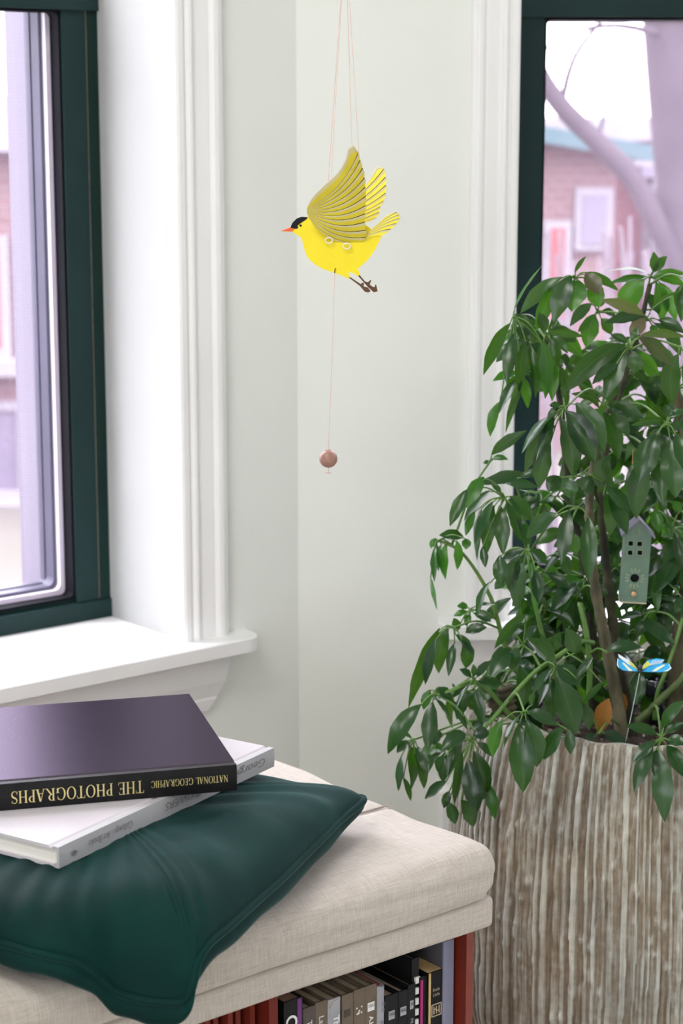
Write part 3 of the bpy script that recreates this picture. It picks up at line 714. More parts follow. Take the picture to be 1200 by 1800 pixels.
b = shelf_book('tall lavender hardback against the red side panel', 779, 797, 1653, mat('shaded_lavender_cover', (.06, .06, .075), .6, (.08, .08, .095), 20), BLK, d0=SPD + .002, deep=.2, inset=.004, spine=LAV)  # dark grey boards put the shade of the book's side into their colour

# ------------------------------------------------------------ cushion
def velvet():
    m = bpy.data.materials.new('green_velvet'); m.use_nodes = True; nt = m.node_tree; N = nt.nodes; L = nt.links
    b = N['Principled BSDF']; b.inputs['Roughness'].default_value = .7; b.inputs['Specular IOR Level'].default_value = .1
    b.inputs['Sheen Weight'].default_value = .17; b.inputs['Sheen Roughness'].default_value = .30; b.inputs['Sheen Tint'].default_value = (.42, .72, .74, 1)
    tc = N.new('ShaderNodeTexCoord'); nz = N.new('ShaderNodeTexNoise'); nz.inputs['Scale'].default_value = 9; nz.inputs['Detail'].default_value = 4; nz.inputs['Distortion'].default_value = .6
    L.new(tc.outputs['Object'], nz.inputs['Vector'])
    r = N.new('ShaderNodeValToRGB'); r.color_ramp.elements[0].position = .3; r.color_ramp.elements[1].position = .72
    r.color_ramp.elements[0].color = (.0007, .013, .0125, 1); r.color_ramp.elements[1].color = (.0014, .027, .023, 1)
    L.new(nz.outputs['Fac'], r.inputs[0]); L.new(r.outputs[0], b.inputs['Base Color'])
    bp = N.new('ShaderNodeBump'); bp.inputs['Distance'].default_value = .004; bp.inputs['Strength'].default_value = .5
    L.new(nz.outputs['Fac'], bp.inputs['Height']); L.new(bp.outputs[0], b.inputs['Normal']); return m
VELVET = velvet()
seam_px = [(640, 1403, .562), (600, 1440, .563), (560, 1480, .564), (500, 1540, .564), (450, 1585, .563), (400, 1630, .561), (364, 1662, .557), (346, 1695, .545), (338, 1735, .524), (318, 1762, .508), (255, 1758, .508), (205, 1743, .517), (168, 1713, .537), (130, 1690, .553), (60, 1673, .563), (0, 1656, .566), (-90, 1636, .566)]
seam = [at_z(x, y, z) for x, y, z in seam_px] + [Vector((-.45, 1.70, .562)), Vector((-.56, 1.74, .558)), Vector((-.51, 1.95, .560)), Vector((-.42, 2.225, .555)), Vector((-.28, 2.165, .557)), Vector((-.13, 2.128, .557)), Vector((-.03, 2.108, .558))]
LOOP = []
_q = seam; _n2 = len(_q)
for i in range(_n2):
    a, b_, c, d = _q[i - 1], _q[i], _q[(i + 1) % _n2], _q[(i + 2) % _n2]
    for k in range(8):
        t = k / 8; LOOP.append(.5 * ((2 * b_) + (c - a) * t * .8 + (2 * a - 5 * b_ + 4 * c - d) * t * t * .8 + (3 * b_ - a - 3 * c + d) * t ** 3 * .8 + (c - b_) * (2 * .2) * (t * t * (3 - 2 * t))))
# smooth the loop lightly
for it in range(2):
    LOOP = [LOOP[i - 1] * .25 + LOOP[i] * .5 + LOOP[(i + 1) % len(LOOP)] * .25 for i in range(len(LOOP))]
CC = Vector((-.245, 1.955, 0)); NRHO = 26; ZFLAT = .6035
WB_A = at_z(103, 1527, .605); WB_AL = at_z(481, 1347, .605) - WB_A; WB_L = WB_AL.length; WB_AL.normalize(); WB_AC = Vector((-WB_AL.y, WB_AL.x, 0)); WB_A.z = 0
CORN = [at_z(640, 1403, .562), at_z(322, 1752, .512), Vector((-.56, 1.74, .558)), Vector((-.42, 2.225, .555))]
CWT = [max(a_ * math.exp(-((p - c_).length / .07) ** 2) for c_, a_ in zip(CORN, (1, 0, .9, .9))) for p in LOOP]
LOOPS = LOOP[:]
for it in range(220):
    LOOPS = [LOOPS[i - 1] * .3 + LOOPS[i] * .4 + LOOPS[(i + 1) % len(LOOPS)] * .3 for i in range(len(LOOPS))]
def pillow_sheet(top):
    v = []; f = []; n = len(LOOP)
    for j in range(NRHO + 1):
        ph = math.pi / 2 * (1 - j / NRHO)
        for k, s in enumerate(LOOP):
            cw = CWT[k]
            rho = math.cos(ph) ** ((.60 + .75 * cw) if top else (.42 + .5 * cw)) if ph < math.pi / 2 - 1e-6 else 0
            bl = 1 + (.045 if not top else .008) * math.sin(2 * ph)      # sides swell a little past the seam
            w_ = rho ** 4 if top else 1; ex = LOOPS[k].x * (1 - w_) + s.x * w_; ey = LOOPS[k].y * (1 - w_) + s.y * w_
            x = CC.x + (ex - CC.x) * rho * bl; y = CC.y + (ey - CC.y) * rho * bl
            d = Vector((x, y, 0)).dot(NL)
            if top:
                sz = s.z * math.cos(ph) ** 2 + .563 * (1 - math.cos(ph) ** 2); z = sz + (.632 - sz) * math.sin(ph) ** (.85 + .5 * cw)
                bx = (Vector((x, y, 0)) - WB_A); ba = bx.dot(WB_AL); bb_ = bx.dot(WB_AC)
                dd = max(0, -bb_, ba - WB_L, -ba); lim = ZFLAT - .0005 + .026 * (1 - math.exp(-(dd / .05) ** 2))
                if z > lim - .010:
                    e = z - (lim - .010); z = lim - .010 + .0098 * (1 - math.exp(-e / .0098))
            else:
                q = math.sin(ph); edge = s.z - .034 * min(1, math.sin(min(math.pi / 2, ph * 1.6)))
                t = max(0., min(1., (q - .75) / .25)); t = t * t * (3 - 2 * t)
                z = edge * (1 - t) + .5305 * t + .0016 * math.sin(2 * ph) * math.sin(k * .47)
                lim = .5295 if d < FD - .012 else .5295 - (d - FD + .012) * 2.2
                z = max(z, min(lim, s.z - .0005 * (1 if ph > .01 else 0)))
            v.append((x, y, z))
    if top:
        zz = [p[2] for p in v]
        for it in range(260):
            nz_ = zz[:]
            for j in range(1, NRHO - 1):
                for k in range(n):
                    i = j * n + k
                    nz_[i] = .4 * zz[i] + .25 * (zz[j * n + (k + 1) % n] + zz[j * n + (k - 1) % n]) + .05 * (zz[i + n] + zz[i - n])
            zz = nz_
        for j in range(NRHO + 1):
            ph = math.pi / 2 * (1 - j / NRHO); ed = math.sin(2 * ph) ** 1.4 if 0 < ph < math.pi / 2 else 0
            for k in range(n):
                i = j * n + k; x, y, _ = v[i]
                z = zz[i] + .0016 * ed * math.sin(k * .62 + 2.5 * math.sin(k * .11)) + .0045 * ed * mnoise.noise(Vector((x * 16, y * 16, 3.1)))
                v[i] = (x, y, z)
    for j in range(NRHO):
        for k in range(n):
            a = j * n + k; b2 = j * n + (k + 1) % n
            f.append((a, b2, b2 + n, a + n) if top else (a, a + n, b2 + n, b2))
    return v, f
pil = empty('throw_pillow', Vector((CC.x, CC.y, .53)), 'dark green velvet throw pillow with piped edges lying on the bench', 'pillow')
mb = MB(); mb.add(*pillow_sheet(True)); mb.obj('top_panel', VELVET, pil, smooth=True, fix=False)
mb = MB(); mb.add(*pillow_sheet(False)); mb.obj('bottom_panel', VELVET, pil, smooth=True, fix=False)
mb = MB(); mb.tube(LOOP + [LOOP[0]], .0042, 8, cap=False); mb.obj('piping', VELVET, pil, smooth=True)

# ------------------------------------------------------------ two big books lying on the pillow
def lying_book(root, A, along, across, L_, W_, z0, th, cover, pages, board=.003, over=.003, joint=True, roundsp=.002, spine_m=None):
    """A: spine corner; along: spine direction; across: from spine to fore edge"""
    P = lambda a, c, z: A + along * a + across * c + Vector((0, 0, z0 + z))
    for z, nm in ((0, 'back_cover'), (th - board, 'front_cover')):
        top = z > 0
        pr = [(.006, 0), (W_, 0), (W_ + .0004, board * .5), (W_, board), (.0125, board), (.0105, board * (.45 if top else 1)), (.0085, board * (.45 if top else 1)), (.006, board)]
        MB().prism([P(0, c, z + h) for c, h in pr], along * L_).obj(nm, cover, root)
    sp = []
    for i in range(9):
        f = i / 8; sp.append((-.0005 - roundsp * math.sin(math.pi * f), th * f))
    sp += [(.0065, th), (.0065, th - .0022), (.002, th - .0022), (.002, .0022), (.0065, .0022), (.0065, 0)]
    MB().prism([P(0, c, h) for c, h in sp], along * L_).obj('spine', spine_m or cover, root)
    bm = MB(); bm.box((over, .004, board), (L_ - over, W_ - over, th - board), lambda a, c, z: P(a, c, z)); pg = bm.obj('pages', pages, root)
    return P
WCOV = mat('white_cloth_cover', (.50, .47, .495), .35, (.47, .44, .465), 7, spec=.5, bump=.0002, bscale=300)
GSPI = mat('grey_cloth_spine', (.36, .36, .37), .55, (.42, .42, .43), 9, bump=.0002, bscale=400)
def glossy_black():
    m = bpy.data.materials.new('black_laminated_cover'); m.use_nodes = True; nt = m.node_tree; N = nt.nodes; L = nt.links
    N.remove(N['Principled BSDF']); d = N.new('ShaderNodeBsdfDiffuse'); d.inputs[0].default_value = (.006, .005, .007, 1)
    g = N.new('ShaderNodeBsdfGlossy'); g.inputs['Color'].default_value = (.086, .072, .095, 1); g.inputs['Roughness'].default_value = .36
    tc = N.new('ShaderNodeTexCoord'); nz = N.new('ShaderNodeTexNoise'); nz.inputs['Scale'].default_value = 900; L.new(tc.outputs['Object'], nz.inputs['Vector'])
    mr = N.new('ShaderNodeMapRange'); mr.inputs[3].default_value = .24; mr.inputs[4].default_value = .34; L.new(nz.outputs['Fac'], mr.inputs[0]); L.new(mr.outputs[0], g.inputs['Roughness'])
    a = N.new('ShaderNodeAddShader'); L.new(d.outputs[0], a.inputs[0]); L.new(g.outputs[0], a.inputs[1]); L.new(a.outputs[0], N['Material Output'].inputs[0]); return m
KCOV = glossy_black()
GOLD = mat('gold_foil', (.72, .62, .28), .35, (.66, .56, .24), 60, metal=.35)
SILV = mat('grey_foil', (.18, .18, .19), .4, (.22, .22, .23), 60)
LEAFP = mat('white_page_edges', (.72, .70, .66), .8, (.60, .58, .54), 1, stretch=(4, 4, 900))
Z1 = .605
a0 = at_z(103, 1527, Z1); a1 = at_z(481, 1347, Z1); al = (a1 - a0); LB = al.length; al.normalize(); ac = Vector((-al.y, al.x, 0))
bk = empty('art_book', a0 + al * .18 + ac * .14, 'large white hardback with a grey spine, lying under the black book', 'book'); WLOC[bk.name].z = Z1; bk.location.z = Z1
a0.z = 0
P1 = lying_book(bk, a0, al, ac, LB, .285, Z1, .0212, WCOV, LEAFP, board=.0032, spine_m=GSPI, roundsp=.0005)
dn = Vector((0, 0, -1)); lft = -al
def sp1(frac): return a0 + al * (LB * frac) - ac * .0012 + Vector((0, 0, Z1 + .0155))
place_text('Georgia O\'Keeffe', .0125, sp1(.955), lft, dn, SILV, bk, shear=.25, fit=.135)
place_text('100 FLOWERS', .0115, sp1(.70), lft, dn, SILV, bk, shear=.25, fit=.088)
place_text('Callaway / Art Books', .0105, sp1(.31) - Vector((0, 0, .001)), lft, dn, SILV, bk, shear=.3, fit=.068)
lm = MB(); c = sp1(.062) - Vector((0, 0, .004))
for k in range(5):
    a = rad(200 + 35 * k); lm.prism([c, c + lft * (.006 * math.cos(a) + .001) + dn * (-.006 * math.sin(a)), c + lft * (.005 * math.cos(a + .4)) + dn * (-.005 * math.sin(a + .4))], -ac * .0003)
lm.obj('leaf_mark', SILV, bk)
# faint green reflection painted onto the white cover
mesh('cover_reflection', [P1(.0, .155, .0214), P1(LB * .55, .155, .0214), P1(LB * .55, .283, .0214), P1(0.0, .283, .0214)], [(0, 1, 2, 3)], mat('pale_green_reflection', (.52, .55, .50), .35, (.58, .60, .55), 12), bk)
Z2 = Z1 + .0216
b0 = at_z(0, 1425, Z2); b1 = at_z(416, 1389, Z2); bl = (b1 - b0).normalized(); bc = Vector((-bl.y, bl.x, 0)); LK = .292
c0 = b1 - bl * LK
kb = empty('photography_book', c0 + bl * .14 + bc * .12, 'black hardback lettered THE PHOTOGRAPHS in gold, lying on top of the pile', 'book'); WLOC[kb.name].z = Z2; kb.location.z = Z2
c0.z = 0
lying_book(kb, c0, bl, bc, LK, .262, Z2, .0275, KCOV, LEAFP, board=.0032, roundsp=.0016, spine_m=BLK)
def sp2(x_px, z): # point on the spine seen at a pixel column
    o = c0 - bc * .0022; p = on_plane(x_px, 1400, o, bc); a = (p - o).dot(bl); return c0 + bl * a - bc * .0023 + Vector((0, 0, Z2 + z)), a
pt, ta = sp2(253, .0195); _, tb = sp2(18, .0195)
serif_text('THE PHOTOGRAPHS', .0128, pt, -bl, dn, GOLD, kb, ta - tb)
pt, ta = sp2(401, .0180); _, tb = sp2(265, .018)
serif_text('NATIONAL GEOGRAPHIC', .0072, pt, -bl, dn, GOLD, kb, ta - tb)

# ------------------------------------------------------------ planter
PC = Vector((.395, 2.50, 0)); RIM_Z = .560; RIM_R = .222
def pot_mat():
    m = bpy.data.materials.new('ribbed_stoneware'); m.use_nodes = True; nt = m.node_tree; N = nt.nodes; L = nt.links
    b = N['Principled BSDF']; b.inputs['Roughness'].default_value = .62; b.inputs['Specular IOR Level'].default_value = .45
    at_ = N.new('ShaderNodeAttribute'); at_.attribute_name = 'rib'
    tc = N.new('ShaderNodeTexCoord')
    n1 = N.new('ShaderNodeTexNoise'); n1.inputs['Scale'].default_value = 9; n1.inputs['Detail'].default_value = 5; L.new(tc.outputs['Object'], n1.inputs['Vector'])
    n2 = N.new('ShaderNodeTexNoise'); n2.inputs['Scale'].default_value = 110; n2.inputs['Detail'].default_value = 4; L.new(tc.outputs['Object'], n2.inputs['Vector'])
    mq = N.new('ShaderNodeMapping'); mq.inputs['Scale'].default_value = (330, 330, 7); L.new(tc.outputs['Object'], mq.inputs[0])
    n3 = N.new('ShaderNodeTexNoise'); n3.inputs['Scale'].default_value = 1; n3.inputs['Detail'].default_value = 3; L.new(mq.outputs[0], n3.inputs['Vector'])
    a1 = N.new('ShaderNodeMath'); a1.operation = 'MULTIPLY_ADD'; L.new(n3.outputs['Fac'], a1.inputs[0]); a1.inputs[1].default_value = .9; L.new(at_.outputs['Fac'], a1.inputs[2])
    a2 = N.new('ShaderNodeMath'); a2.operation = 'SUBTRACT'; L.new(a1.outputs[0], a2.inputs[0]); a2.inputs[1].default_value = .38
    ad = N.new('ShaderNodeMath'); ad.operation = 'MULTIPLY_ADD'; L.new(n2.outputs['Fac'], ad.inputs[0]); ad.inputs[1].default_value = .55; L.new(a2.outputs[0], ad.inputs[2])
    r = N.new('ShaderNodeValToRGB'); e = r.color_ramp.elements
    e[0].position = .12; e[0].color = (.115, .089, .060, 1); e[1].position = 1.0; e[1].color = (.52, .53, .47, 1)
    x = e.new(.40); x.color = (.205, .165, .115, 1); x = e.new(.62); x.color = (.32, .305, .255, 1)
    mr = N.new('ShaderNodeMapRange'); mr.inputs[1].default_value = .05; mr.inputs[2].default_value = 1.35; L.new(ad.outputs[0], mr.inputs[0]); L.new(mr.outputs[0], r.inputs[0])
    mx = N.new('ShaderNodeMix'); mx.data_type = 'RGBA'; mx.blend_type = 'MULTIPLY'; mx.inputs[0].default_value = 1
    r2 = N.new('ShaderNodeValToRGB'); r2.color_ramp.elements[0].color = (.80, .82, .86, 1); r2.color_ramp.elements[1].color = (1.08, 1.04, 1, 1); r2.color_ramp.elements[0].position = .3; r2.color_ramp.elements[1].position = .7
    L.new(n1.outputs['Fac'], r2.inputs[0]); L.new(r.outputs[0], mx.inputs[6]); L.new(r2.outputs[0], mx.inputs[7]); L.new(mx.outputs[2], b.inputs['Base Color'])
    bp = N.new('ShaderNodeBump'); bp.inputs['Distance'].default_value = .0018; L.new(ad.outputs[0], bp.inputs['Height']); L.new(bp.outputs[0], b.inputs['Normal'])
    return m
POTM = pot_mat()
def pot_radius(z):
    pts = [(0, .195), (.05, .225), (.18, .252), (.32, .256), (.44, .247), (.52, .233), (.553, .225), (.56, .2215)]
    for (z0, r0), (z1, r1) in zip(pts, pts[1:]):
        if z <= z1: t = (z - z0) / (z1 - z0); t = t * t * (3 - 2 * t) if False else t; return r0 + (r1 - r0) * t
    return pts[-1][1]
pr = random.Random(3); NA = 1080
edges = []; a = 0
while a < NA:
    w = pr.choice((5, 6, 7, 7, 8, 9, 11)); edges.append((a, min(NA, a + w), pr.uniform(.05, .4), pr.uniform(.65, 1.05), pr.uniform(.25, .5))); a += w
ribc = [0] * NA
for (s, e_, lo, hi, fr) in edges:
    for k in range(s, e_):
        t = (k - s) / (e_ - s)
        ribc[k] = hi if t < fr else lo + .15 * math.sin((t - fr) / (1 - fr) * math.pi)
ZROWS = [0, .03, .06, .09, .12] + [.15 + .0082 * i for i in range(50)] + [.556, .5595]
pots = [(pr.uniform(0, NA), pr.uniform(.15, .54), pr.uniform(.0025, .0065)) for _ in range(700)]
rows_v = []; attr = []
bumps = {}
for (ka, zb, rr) in pots: bumps.setdefault(int(ka) // 12, []).append((ka, zb, rr))
for z in ZROWS:
    r0 = pot_radius(z)
    for k in range(NA):
        th = 2 * math.pi * k / NA
        wob = 2.5 * mnoise.noise(Vector((th * 3, z * 5, 0))) + .9 * mnoise.noise(Vector((th * 22, z * 24, 4)))
        rb = ribc[int(k + wob) % NA]
        nz = mnoise.noise(Vector((math.cos(th) * 14, math.sin(th) * 14, z * 16))); nz2 = mnoise.noise(Vector((math.cos(th) * 60, math.sin(th) * 60, z * 60)))
        h = rb * (.85 + .35 * nz) + .16 * nz2
        hb = 0
        for bb in (k // 12 - 1, k // 12, k // 12 + 1):
            for (ka, zb, rr) in bumps.get(bb, ()):
                d2 = ((k - ka) * r0 * 2 * math.pi / NA) ** 2 + (z - zb) ** 2
                if d2 < rr * rr: hb = max(hb, (1 - d2 / rr / rr))
        fade = min(1, max(0, (RIM_Z - z) / .03))
        rr_ = r0 + (.0068 * (h - .5)) * (.35 + .65 * fade) + .003 * hb * fade + .002 * math.sin(th * 7 + 1)
        rows_v.append(PC + Vector((rr_ * math.cos(th), rr_ * math.sin(th), z + (.0025 * math.sin(th * 23) + .002 * math.sin(th * 57 + 1) if z > .55 else 0)))); attr.append(max(0, min(1, h * .8 + .5 * hb)))
for (rr_, z) in ((.213, .5605), (.204, .556), (.198, .53), (.195, .46)):
    for k in range(NA):
        th = 2 * math.pi * k / NA; rows_v.append(PC + Vector((rr_ * math.cos(th), rr_ * math.sin(th), z + .0015 * math.sin(th * 23)))); attr.append(.55)
nr = len(rows_v) // NA; fcs = []
for j in range(nr - 1):
    for k in range(NA):
        fcs.append((j * NA + k, j * NA + (k + 1) % NA, (j + 1) * NA + (k + 1) % NA, (j + 1) * NA + k))
planter = empty('planter', PC, 'large round ribbed grey-brown stoneware planter holding the umbrella plant', 'planter')
me = bpy.data.meshes.new('pot_wall'); me.from_pydata([tuple(p) for p in rows_v], [], fcs)
la = me.attributes.new('rib', 'FLOAT', 'POINT'); la.data.foreach_set('value', attr)
link_mesh('pot_wall', me, POTM, planter, smooth=True)
SOILM = mat('dark_soil', (.018, .012, .009), .95, (.040, .027, .018), 60, bump=.006, bscale=120)
v = []; f = []
for j in range(14):
    r_ = .1975 * j / 13
    for k in range(60):
        th = 2 * math.pi * k / 60; p = Vector((r_ * math.cos(th), r_ * math.sin(th), 0)); v.append(PC + p + Vector((0, 0, .515 + .006 * mnoise.noise(p * 40) + .004 * mnoise.noise(p * 120))))
for j in range(13):
    for k in range(60): f.append((j * 60 + k, j * 60 + (k + 1) % 60, (j + 1) * 60 + (k + 1) % 60, (j + 1) * 60 + k))
mesh('soil', v, f, SOILM, planter, smooth=True)
mbc = MB()
for i in range(420):
    r_ = .19 * math.sqrt(R.random()); th = R.uniform(0, 6.28); mbc.sphere(PC + Vector((r_ * math.cos(th), r_ * math.sin(th), .520)), R.uniform(.002, .006), 6, 4, 0 if R.random() < .8 else 1, (R.uniform(.6, 1.4), R.uniform(.6, 1.4), R.uniform(.4, .9)))
mbc.obj('soil_chips', [mat('bark_chip', (.06, .035, .02), .9, (.10, .06, .035), 30), mat('pale_grit', (.32, .28, .24), .9, (.25, .2, .16), 30)], planter, kind='stuff')

# ------------------------------------------------------------ umbrella plant
def leaf_mat(name, c1, c2, rib, tr, rough=.36, trcol=(.16, .42, .02)):
    m = bpy.data.materials.new(name); m.use_nodes = True; nt = m.node_tree; N = nt.nodes; L = nt.links
    b = N['Principled BSDF']; b.inputs['Roughness'].default_value = rough; b.inputs['Specular IOR Level'].default_value = .42
    out = N['Material Output']
    oi = N.new('ShaderNodeObjectInfo'); mx = N.new('ShaderNodeMix'); mx.data_type = 'RGBA'; mx.inputs[6].default_value = (*c1, 1); mx.inputs[7].default_value = (*c2, 1)
    tc = N.new('ShaderNodeTexCoord'); nz = N.new('ShaderNodeTexNoise'); nz.inputs['Scale'].default_value = 25; L.new(tc.outputs['Object'], nz.inputs['Vector'])
    ad = N.new('ShaderNodeMath'); ad.operation = 'MULTIPLY_ADD'; L.new(nz.outputs['Fac'], ad.inputs[0]); ad.inputs[1].default_value = .5; L.new(oi.outputs['Random'], ad.inputs[2])
    sb = N.new('ShaderNodeMath'); sb.operation = 'SUBTRACT'; sb.use_clamp = True; L.new(ad.outputs[0], sb.inputs[0]); sb.inputs[1].default_value = .25
    L.new(sb.outputs[0], mx.inputs[0])
    # lighter midrib from the uv across the blade
    uv = N.new('ShaderNodeUVMap'); sx = N.new('ShaderNodeSeparateXYZ'); L.new(uv.outputs[0], sx.inputs[0])
    ab = N.new('ShaderNodeMath'); ab.operation = 'ABSOLUTE'; L.new(sx.outputs[0], ab.inputs[0])
    lt = N.new('ShaderNodeMapRange'); lt.inputs[1].default_value = .03; lt.inputs[2].default_value = .10; lt.inputs[3].default_value = .55; lt.inputs[4].default_value = 0; L.new(ab.outputs[0], lt.inputs[0])
    m2 = N.new('ShaderNodeMix'); m2.data_type = 'RGBA'; m2.inputs[7].default_value = (*rib, 1); L.new(lt.outputs[0], m2.inputs[0]); L.new(mx.outputs[2], m2.inputs[6])
    L.new(m2.outputs[2], b.inputs['Base Color'])
    wv = N.new('ShaderNodeTexWave'); wv.inputs['Scale'].default_value = 1.6; wv.inputs['Distortion'].default_value = 1.5; wv.bands_direction = 'Y'; L.new(uv.outputs[0], wv.inputs[0])
    bp = N.new('ShaderNodeBump'); bp.inputs['Distance'].default_value = .0005; L.new(nz.outputs['Fac'], bp.inputs['Height']); L.new(bp.outputs[0], b.inputs['Normal'])
    t = N.new('ShaderNodeBsdfTranslucent'); t.inputs[0].default_value = (*trcol, 1)
    ms = N.new('ShaderNodeMixShader'); ms.inputs[0].default_value = tr; L.new(b.outputs[0], ms.inputs[1]); L.new(t.outputs[0], ms.inputs[2]); L.new(ms.outputs[0], out.inputs[0])
    return m
LEAF = leaf_mat('glossy_leaf', (.0028, .020, .007), (.0065, .041, .009), (.026, .07, .028), .12, .24)
LEAFY = leaf_mat('young_leaf', (.008, .055, .007), (.016, .09, .010), (.05, .14, .035), .30, .27, (.11, .32, .015))
LEAFB = leaf_mat('bronze_leaf', (.018, .028, .016), (.10, .06, .042), (.07, .07, .05), .14, .32)
DEAD = leaf_mat('dead_orange_leaf', (.22, .085, .006), (.28, .115, .008), (.2, .1, .01), .2, .6, (.4, .16, .01))
STALK = mat('green_stalk', (.055, .14, .018), .45, (.10, .20, .035), 30)
BARK = mat('plant_bark', (.045, .040, .020), .85, (.12, .106, .060), 40, stretch=(1, 1, .5), bump=.002, bscale=70, ramp=(.4, .6))
BARKD = mat('plant_bark_dark', (.016, .018, .009), .85, (.06, .058, .028), 35, bump=.002, bscale=60, ramp=(.4, .65))
GSTEM = mat('green_stem_bark', (.05, .085, .015), .6, (.09, .11, .03), 30)
plant = empty('umbrella_plant', PC + Vector((0, 0, .515)), 'tall bushy umbrella plant with drooping glossy green leaves in the ribbed planter', 'potted plant')
CAMD = lambda p: (EYEP - p).normalized()
NLEAF = [0]
def leaflet(parent, B, T, wpx, m=LEAF, arch=None, roll=None, name='leaflet', nref=None, fold=None, rng=R, **kw):
    B = Vector(B); T = Vector(T); L_ = (T - B).length
    sc = mpp(B.y); wa = wpx * sc
    wr = max(wa, .29 * L_)
    if roll is None:
        roll = math.acos(min(1, wa / wr)) * rng.choice((-1, 1)) + rng.uniform(-.22, .22)
    if arch is None: arch = rng.uniform(.06, .16)
    fold = rng.uniform(.10, .28) if fold is None else fold
    up = Vector((0, 0, 1)); mid = (B + T) / 2
    nr_ = nref or (CAMD(mid) * .75 + up * .45).normalized()
    ax = (T - B).normalized(); side0 = ax.cross(nr_).normalized(); bulge = side0.cross(ax).normalized()
    updir = (up - ax * up.dot(ax)); updir = updir.normalized() if updir.length > .05 else bulge
    bend = (bulge * .6 + updir * .6).normalized()
    NS = 10; pts = []
    for i in range(NS + 1):
        t = i / NS
        pts.append(B + (T - B) * t + bend * (arch * L_ * 3.0 * t * (1 - t) * (1.15 - .5 * t)))
    v = []; uvs = []; f = []; twist = rng.uniform(-.25, .25)
    cols = (-1, -.5, 0, .5, 1)
    for i, p in enumerate(pts):
        t = i / NS
        tg = (pts[min(i + 1, NS)] - pts[max(i - 1, 0)]).normalized()
        sd = tg.cross(nr_); sd = sd.normalized() if sd.length > .05 else side0
        nn = sd.cross(tg).normalized()
        a = roll + twist * (t - .5); ca, sa = math.cos(a), math.sin(a)
        s2 = sd * ca + nn * sa; n2 = nn * ca - sd * sa
        w = .5 * wr * (math.sin(math.pi * min(1, t ** .92)) ** .92) if 0 < t < 1 else (.03 * wr if i == 0 else .002 * wr)
        w *= (1 + .05 * math.sin(i * 1.9 + twist * 20))
        for c in cols:
            v.append(p + s2 * (w * c * (1 - .06 * abs(c))) + n2 * (w * abs(c) ** 1.3 * fold * (1 - .3 * t) + .04 * w * math.sin(i * 1.3 + c * 2)))
            uvs.append((c, t))
    nc = len(cols)
    for i in range(NS):
        for c in range(nc - 1): f.append((i * nc + c, i * nc + c + 1, (i + 1) * nc + c + 1, (i + 1) * nc + c))
    me = bpy.data.meshes.new(name); me.from_pydata([tuple(p) for p in v], [], f)
    u = me.uv_layers.new(name='UVMap')
    for lp in me.loops: u.data[lp.index].uv = uvs[lp.vertex_index]
    NLEAF[0] += 1
    return link_mesh(name, me, m, parent, smooth=True, **kw)
# trunks
TRUNKS = []
def trunk(pts, Ys, r, m, name='trunk', n=10, knots=True):
    P = bez([at(x, y, Y) for (x, y), Y in zip(pts, Ys)], 6); k = len(P)
    rr = [(r[0] + (r[1] - r[0]) * i / (k - 1)) * (1 + (.10 * math.sin(i * 1.7) + (.16 if i % 7 == 3 else 0) if knots else 0)) for i in range(k)]
    TRUNKS.append(P); return MB().tube(P, rr, n).obj(name, m, plant, smooth=True)
trunk([(1093, 1310), (1086, 1240), (1071, 1165), (1058, 1100), (1047, 1040), (1040, 980), (1036, 925), (1036, 870), (1046, 800), (1070, 720), (1095, 650), (1110, 600)], [2.40, 2.41, 2.42, 2.43, 2.44, 2.45, 2.45, 2.46, 2.46, 2.46, 2.45, 2.44], (.0085, .0035), BARK)
trunk([(1112, 1300), (1095, 1200), (1078, 1100), (1070, 1040), (1064, 985), (1058, 920), (1056, 855), (1066, 780), (1090, 690), (1120, 590), (1142, 500)], [2.47, 2.47, 2.48, 2.49, 2.5, 2.5, 2.5, 2.5, 2.5, 2.5, 2.5], (.0075, .003), BARKD)
trunk([(1050, 1310), (1042, 1210), (1040, 1120), (1034, 1040), (1020, 960), (1000, 870), (990, 760), (975, 650), (960, 590)], [2.52, 2.52, 2.53, 2.54, 2.54, 2.53, 2.52, 2.5, 2.48], (.008, .003), BARKD)
trunk([(1192, 1320), (1188, 1230), (1190, 1150), (1199, 1080), (1212, 980), (1216, 860), (1200, 740), (1180, 660), (1150, 600)], [2.5, 2.5, 2.5, 2.5, 2.5, 2.49, 2.48, 2.47, 2.47], (.013, .004), BARK)
trunk([(1118, 1268), (1140, 1250), (1168, 1222), (1196, 1195), (1225, 1150)], [2.40, 2.40, 2.40, 2.41, 2.42], (.005, .004), GSTEM, 'stem')
trunk([(1150, 1265), (1155, 1220), (1170, 1180), (1190, 1120), (1206, 1060)], [2.42, 2.42, 2.42, 2.43, 2.44], (.0032, .0022), STALK, 'stem', knots=False)
trunk([(1035, 1225), (1036, 1170), (1030, 1110), (1018, 1060)], [2.40, 2.40, 2.40, 2.41], (.004, .003), STALK, 'stem', knots=False)
trunk([(1010, 1275), (985, 1220), (960, 1140), (940, 1060), (928, 975)], [2.44, 2.43, 2.42, 2.42, 2.42], (.004, .002), STALK, 'stem', knots=False)
trunk([(950, 1265), (915, 1190), (885, 1130), (862, 1050), (815, 975), (772, 950)], [2.46, 2.45, 2.44, 2.43, 2.42, 2.42], (.004, .0016), STALK, 'stem', knots=False)
trunk([(1042, 1130), (1020, 1128), (985, 1150), (930, 1190), (862, 1268), (835, 1296)], [2.40, 2.38, 2.35, 2.34, 2.34, 2.34], (.0035, .0022), STALK, 'stem', knots=False)
trunk([(960, 1290), (905, 1265), (860, 1215), (833, 1200), (790, 1215), (766, 1222)], [2.42, 2.40, 2.38, 2.37, 2.36, 2.36], (.0035, .002), STALK, 'stem', knots=False)
ALLT = [p for t in TRUNKS for p in t]
Y0, G0, B0_ = LEAF, LEAFY, LEAFB
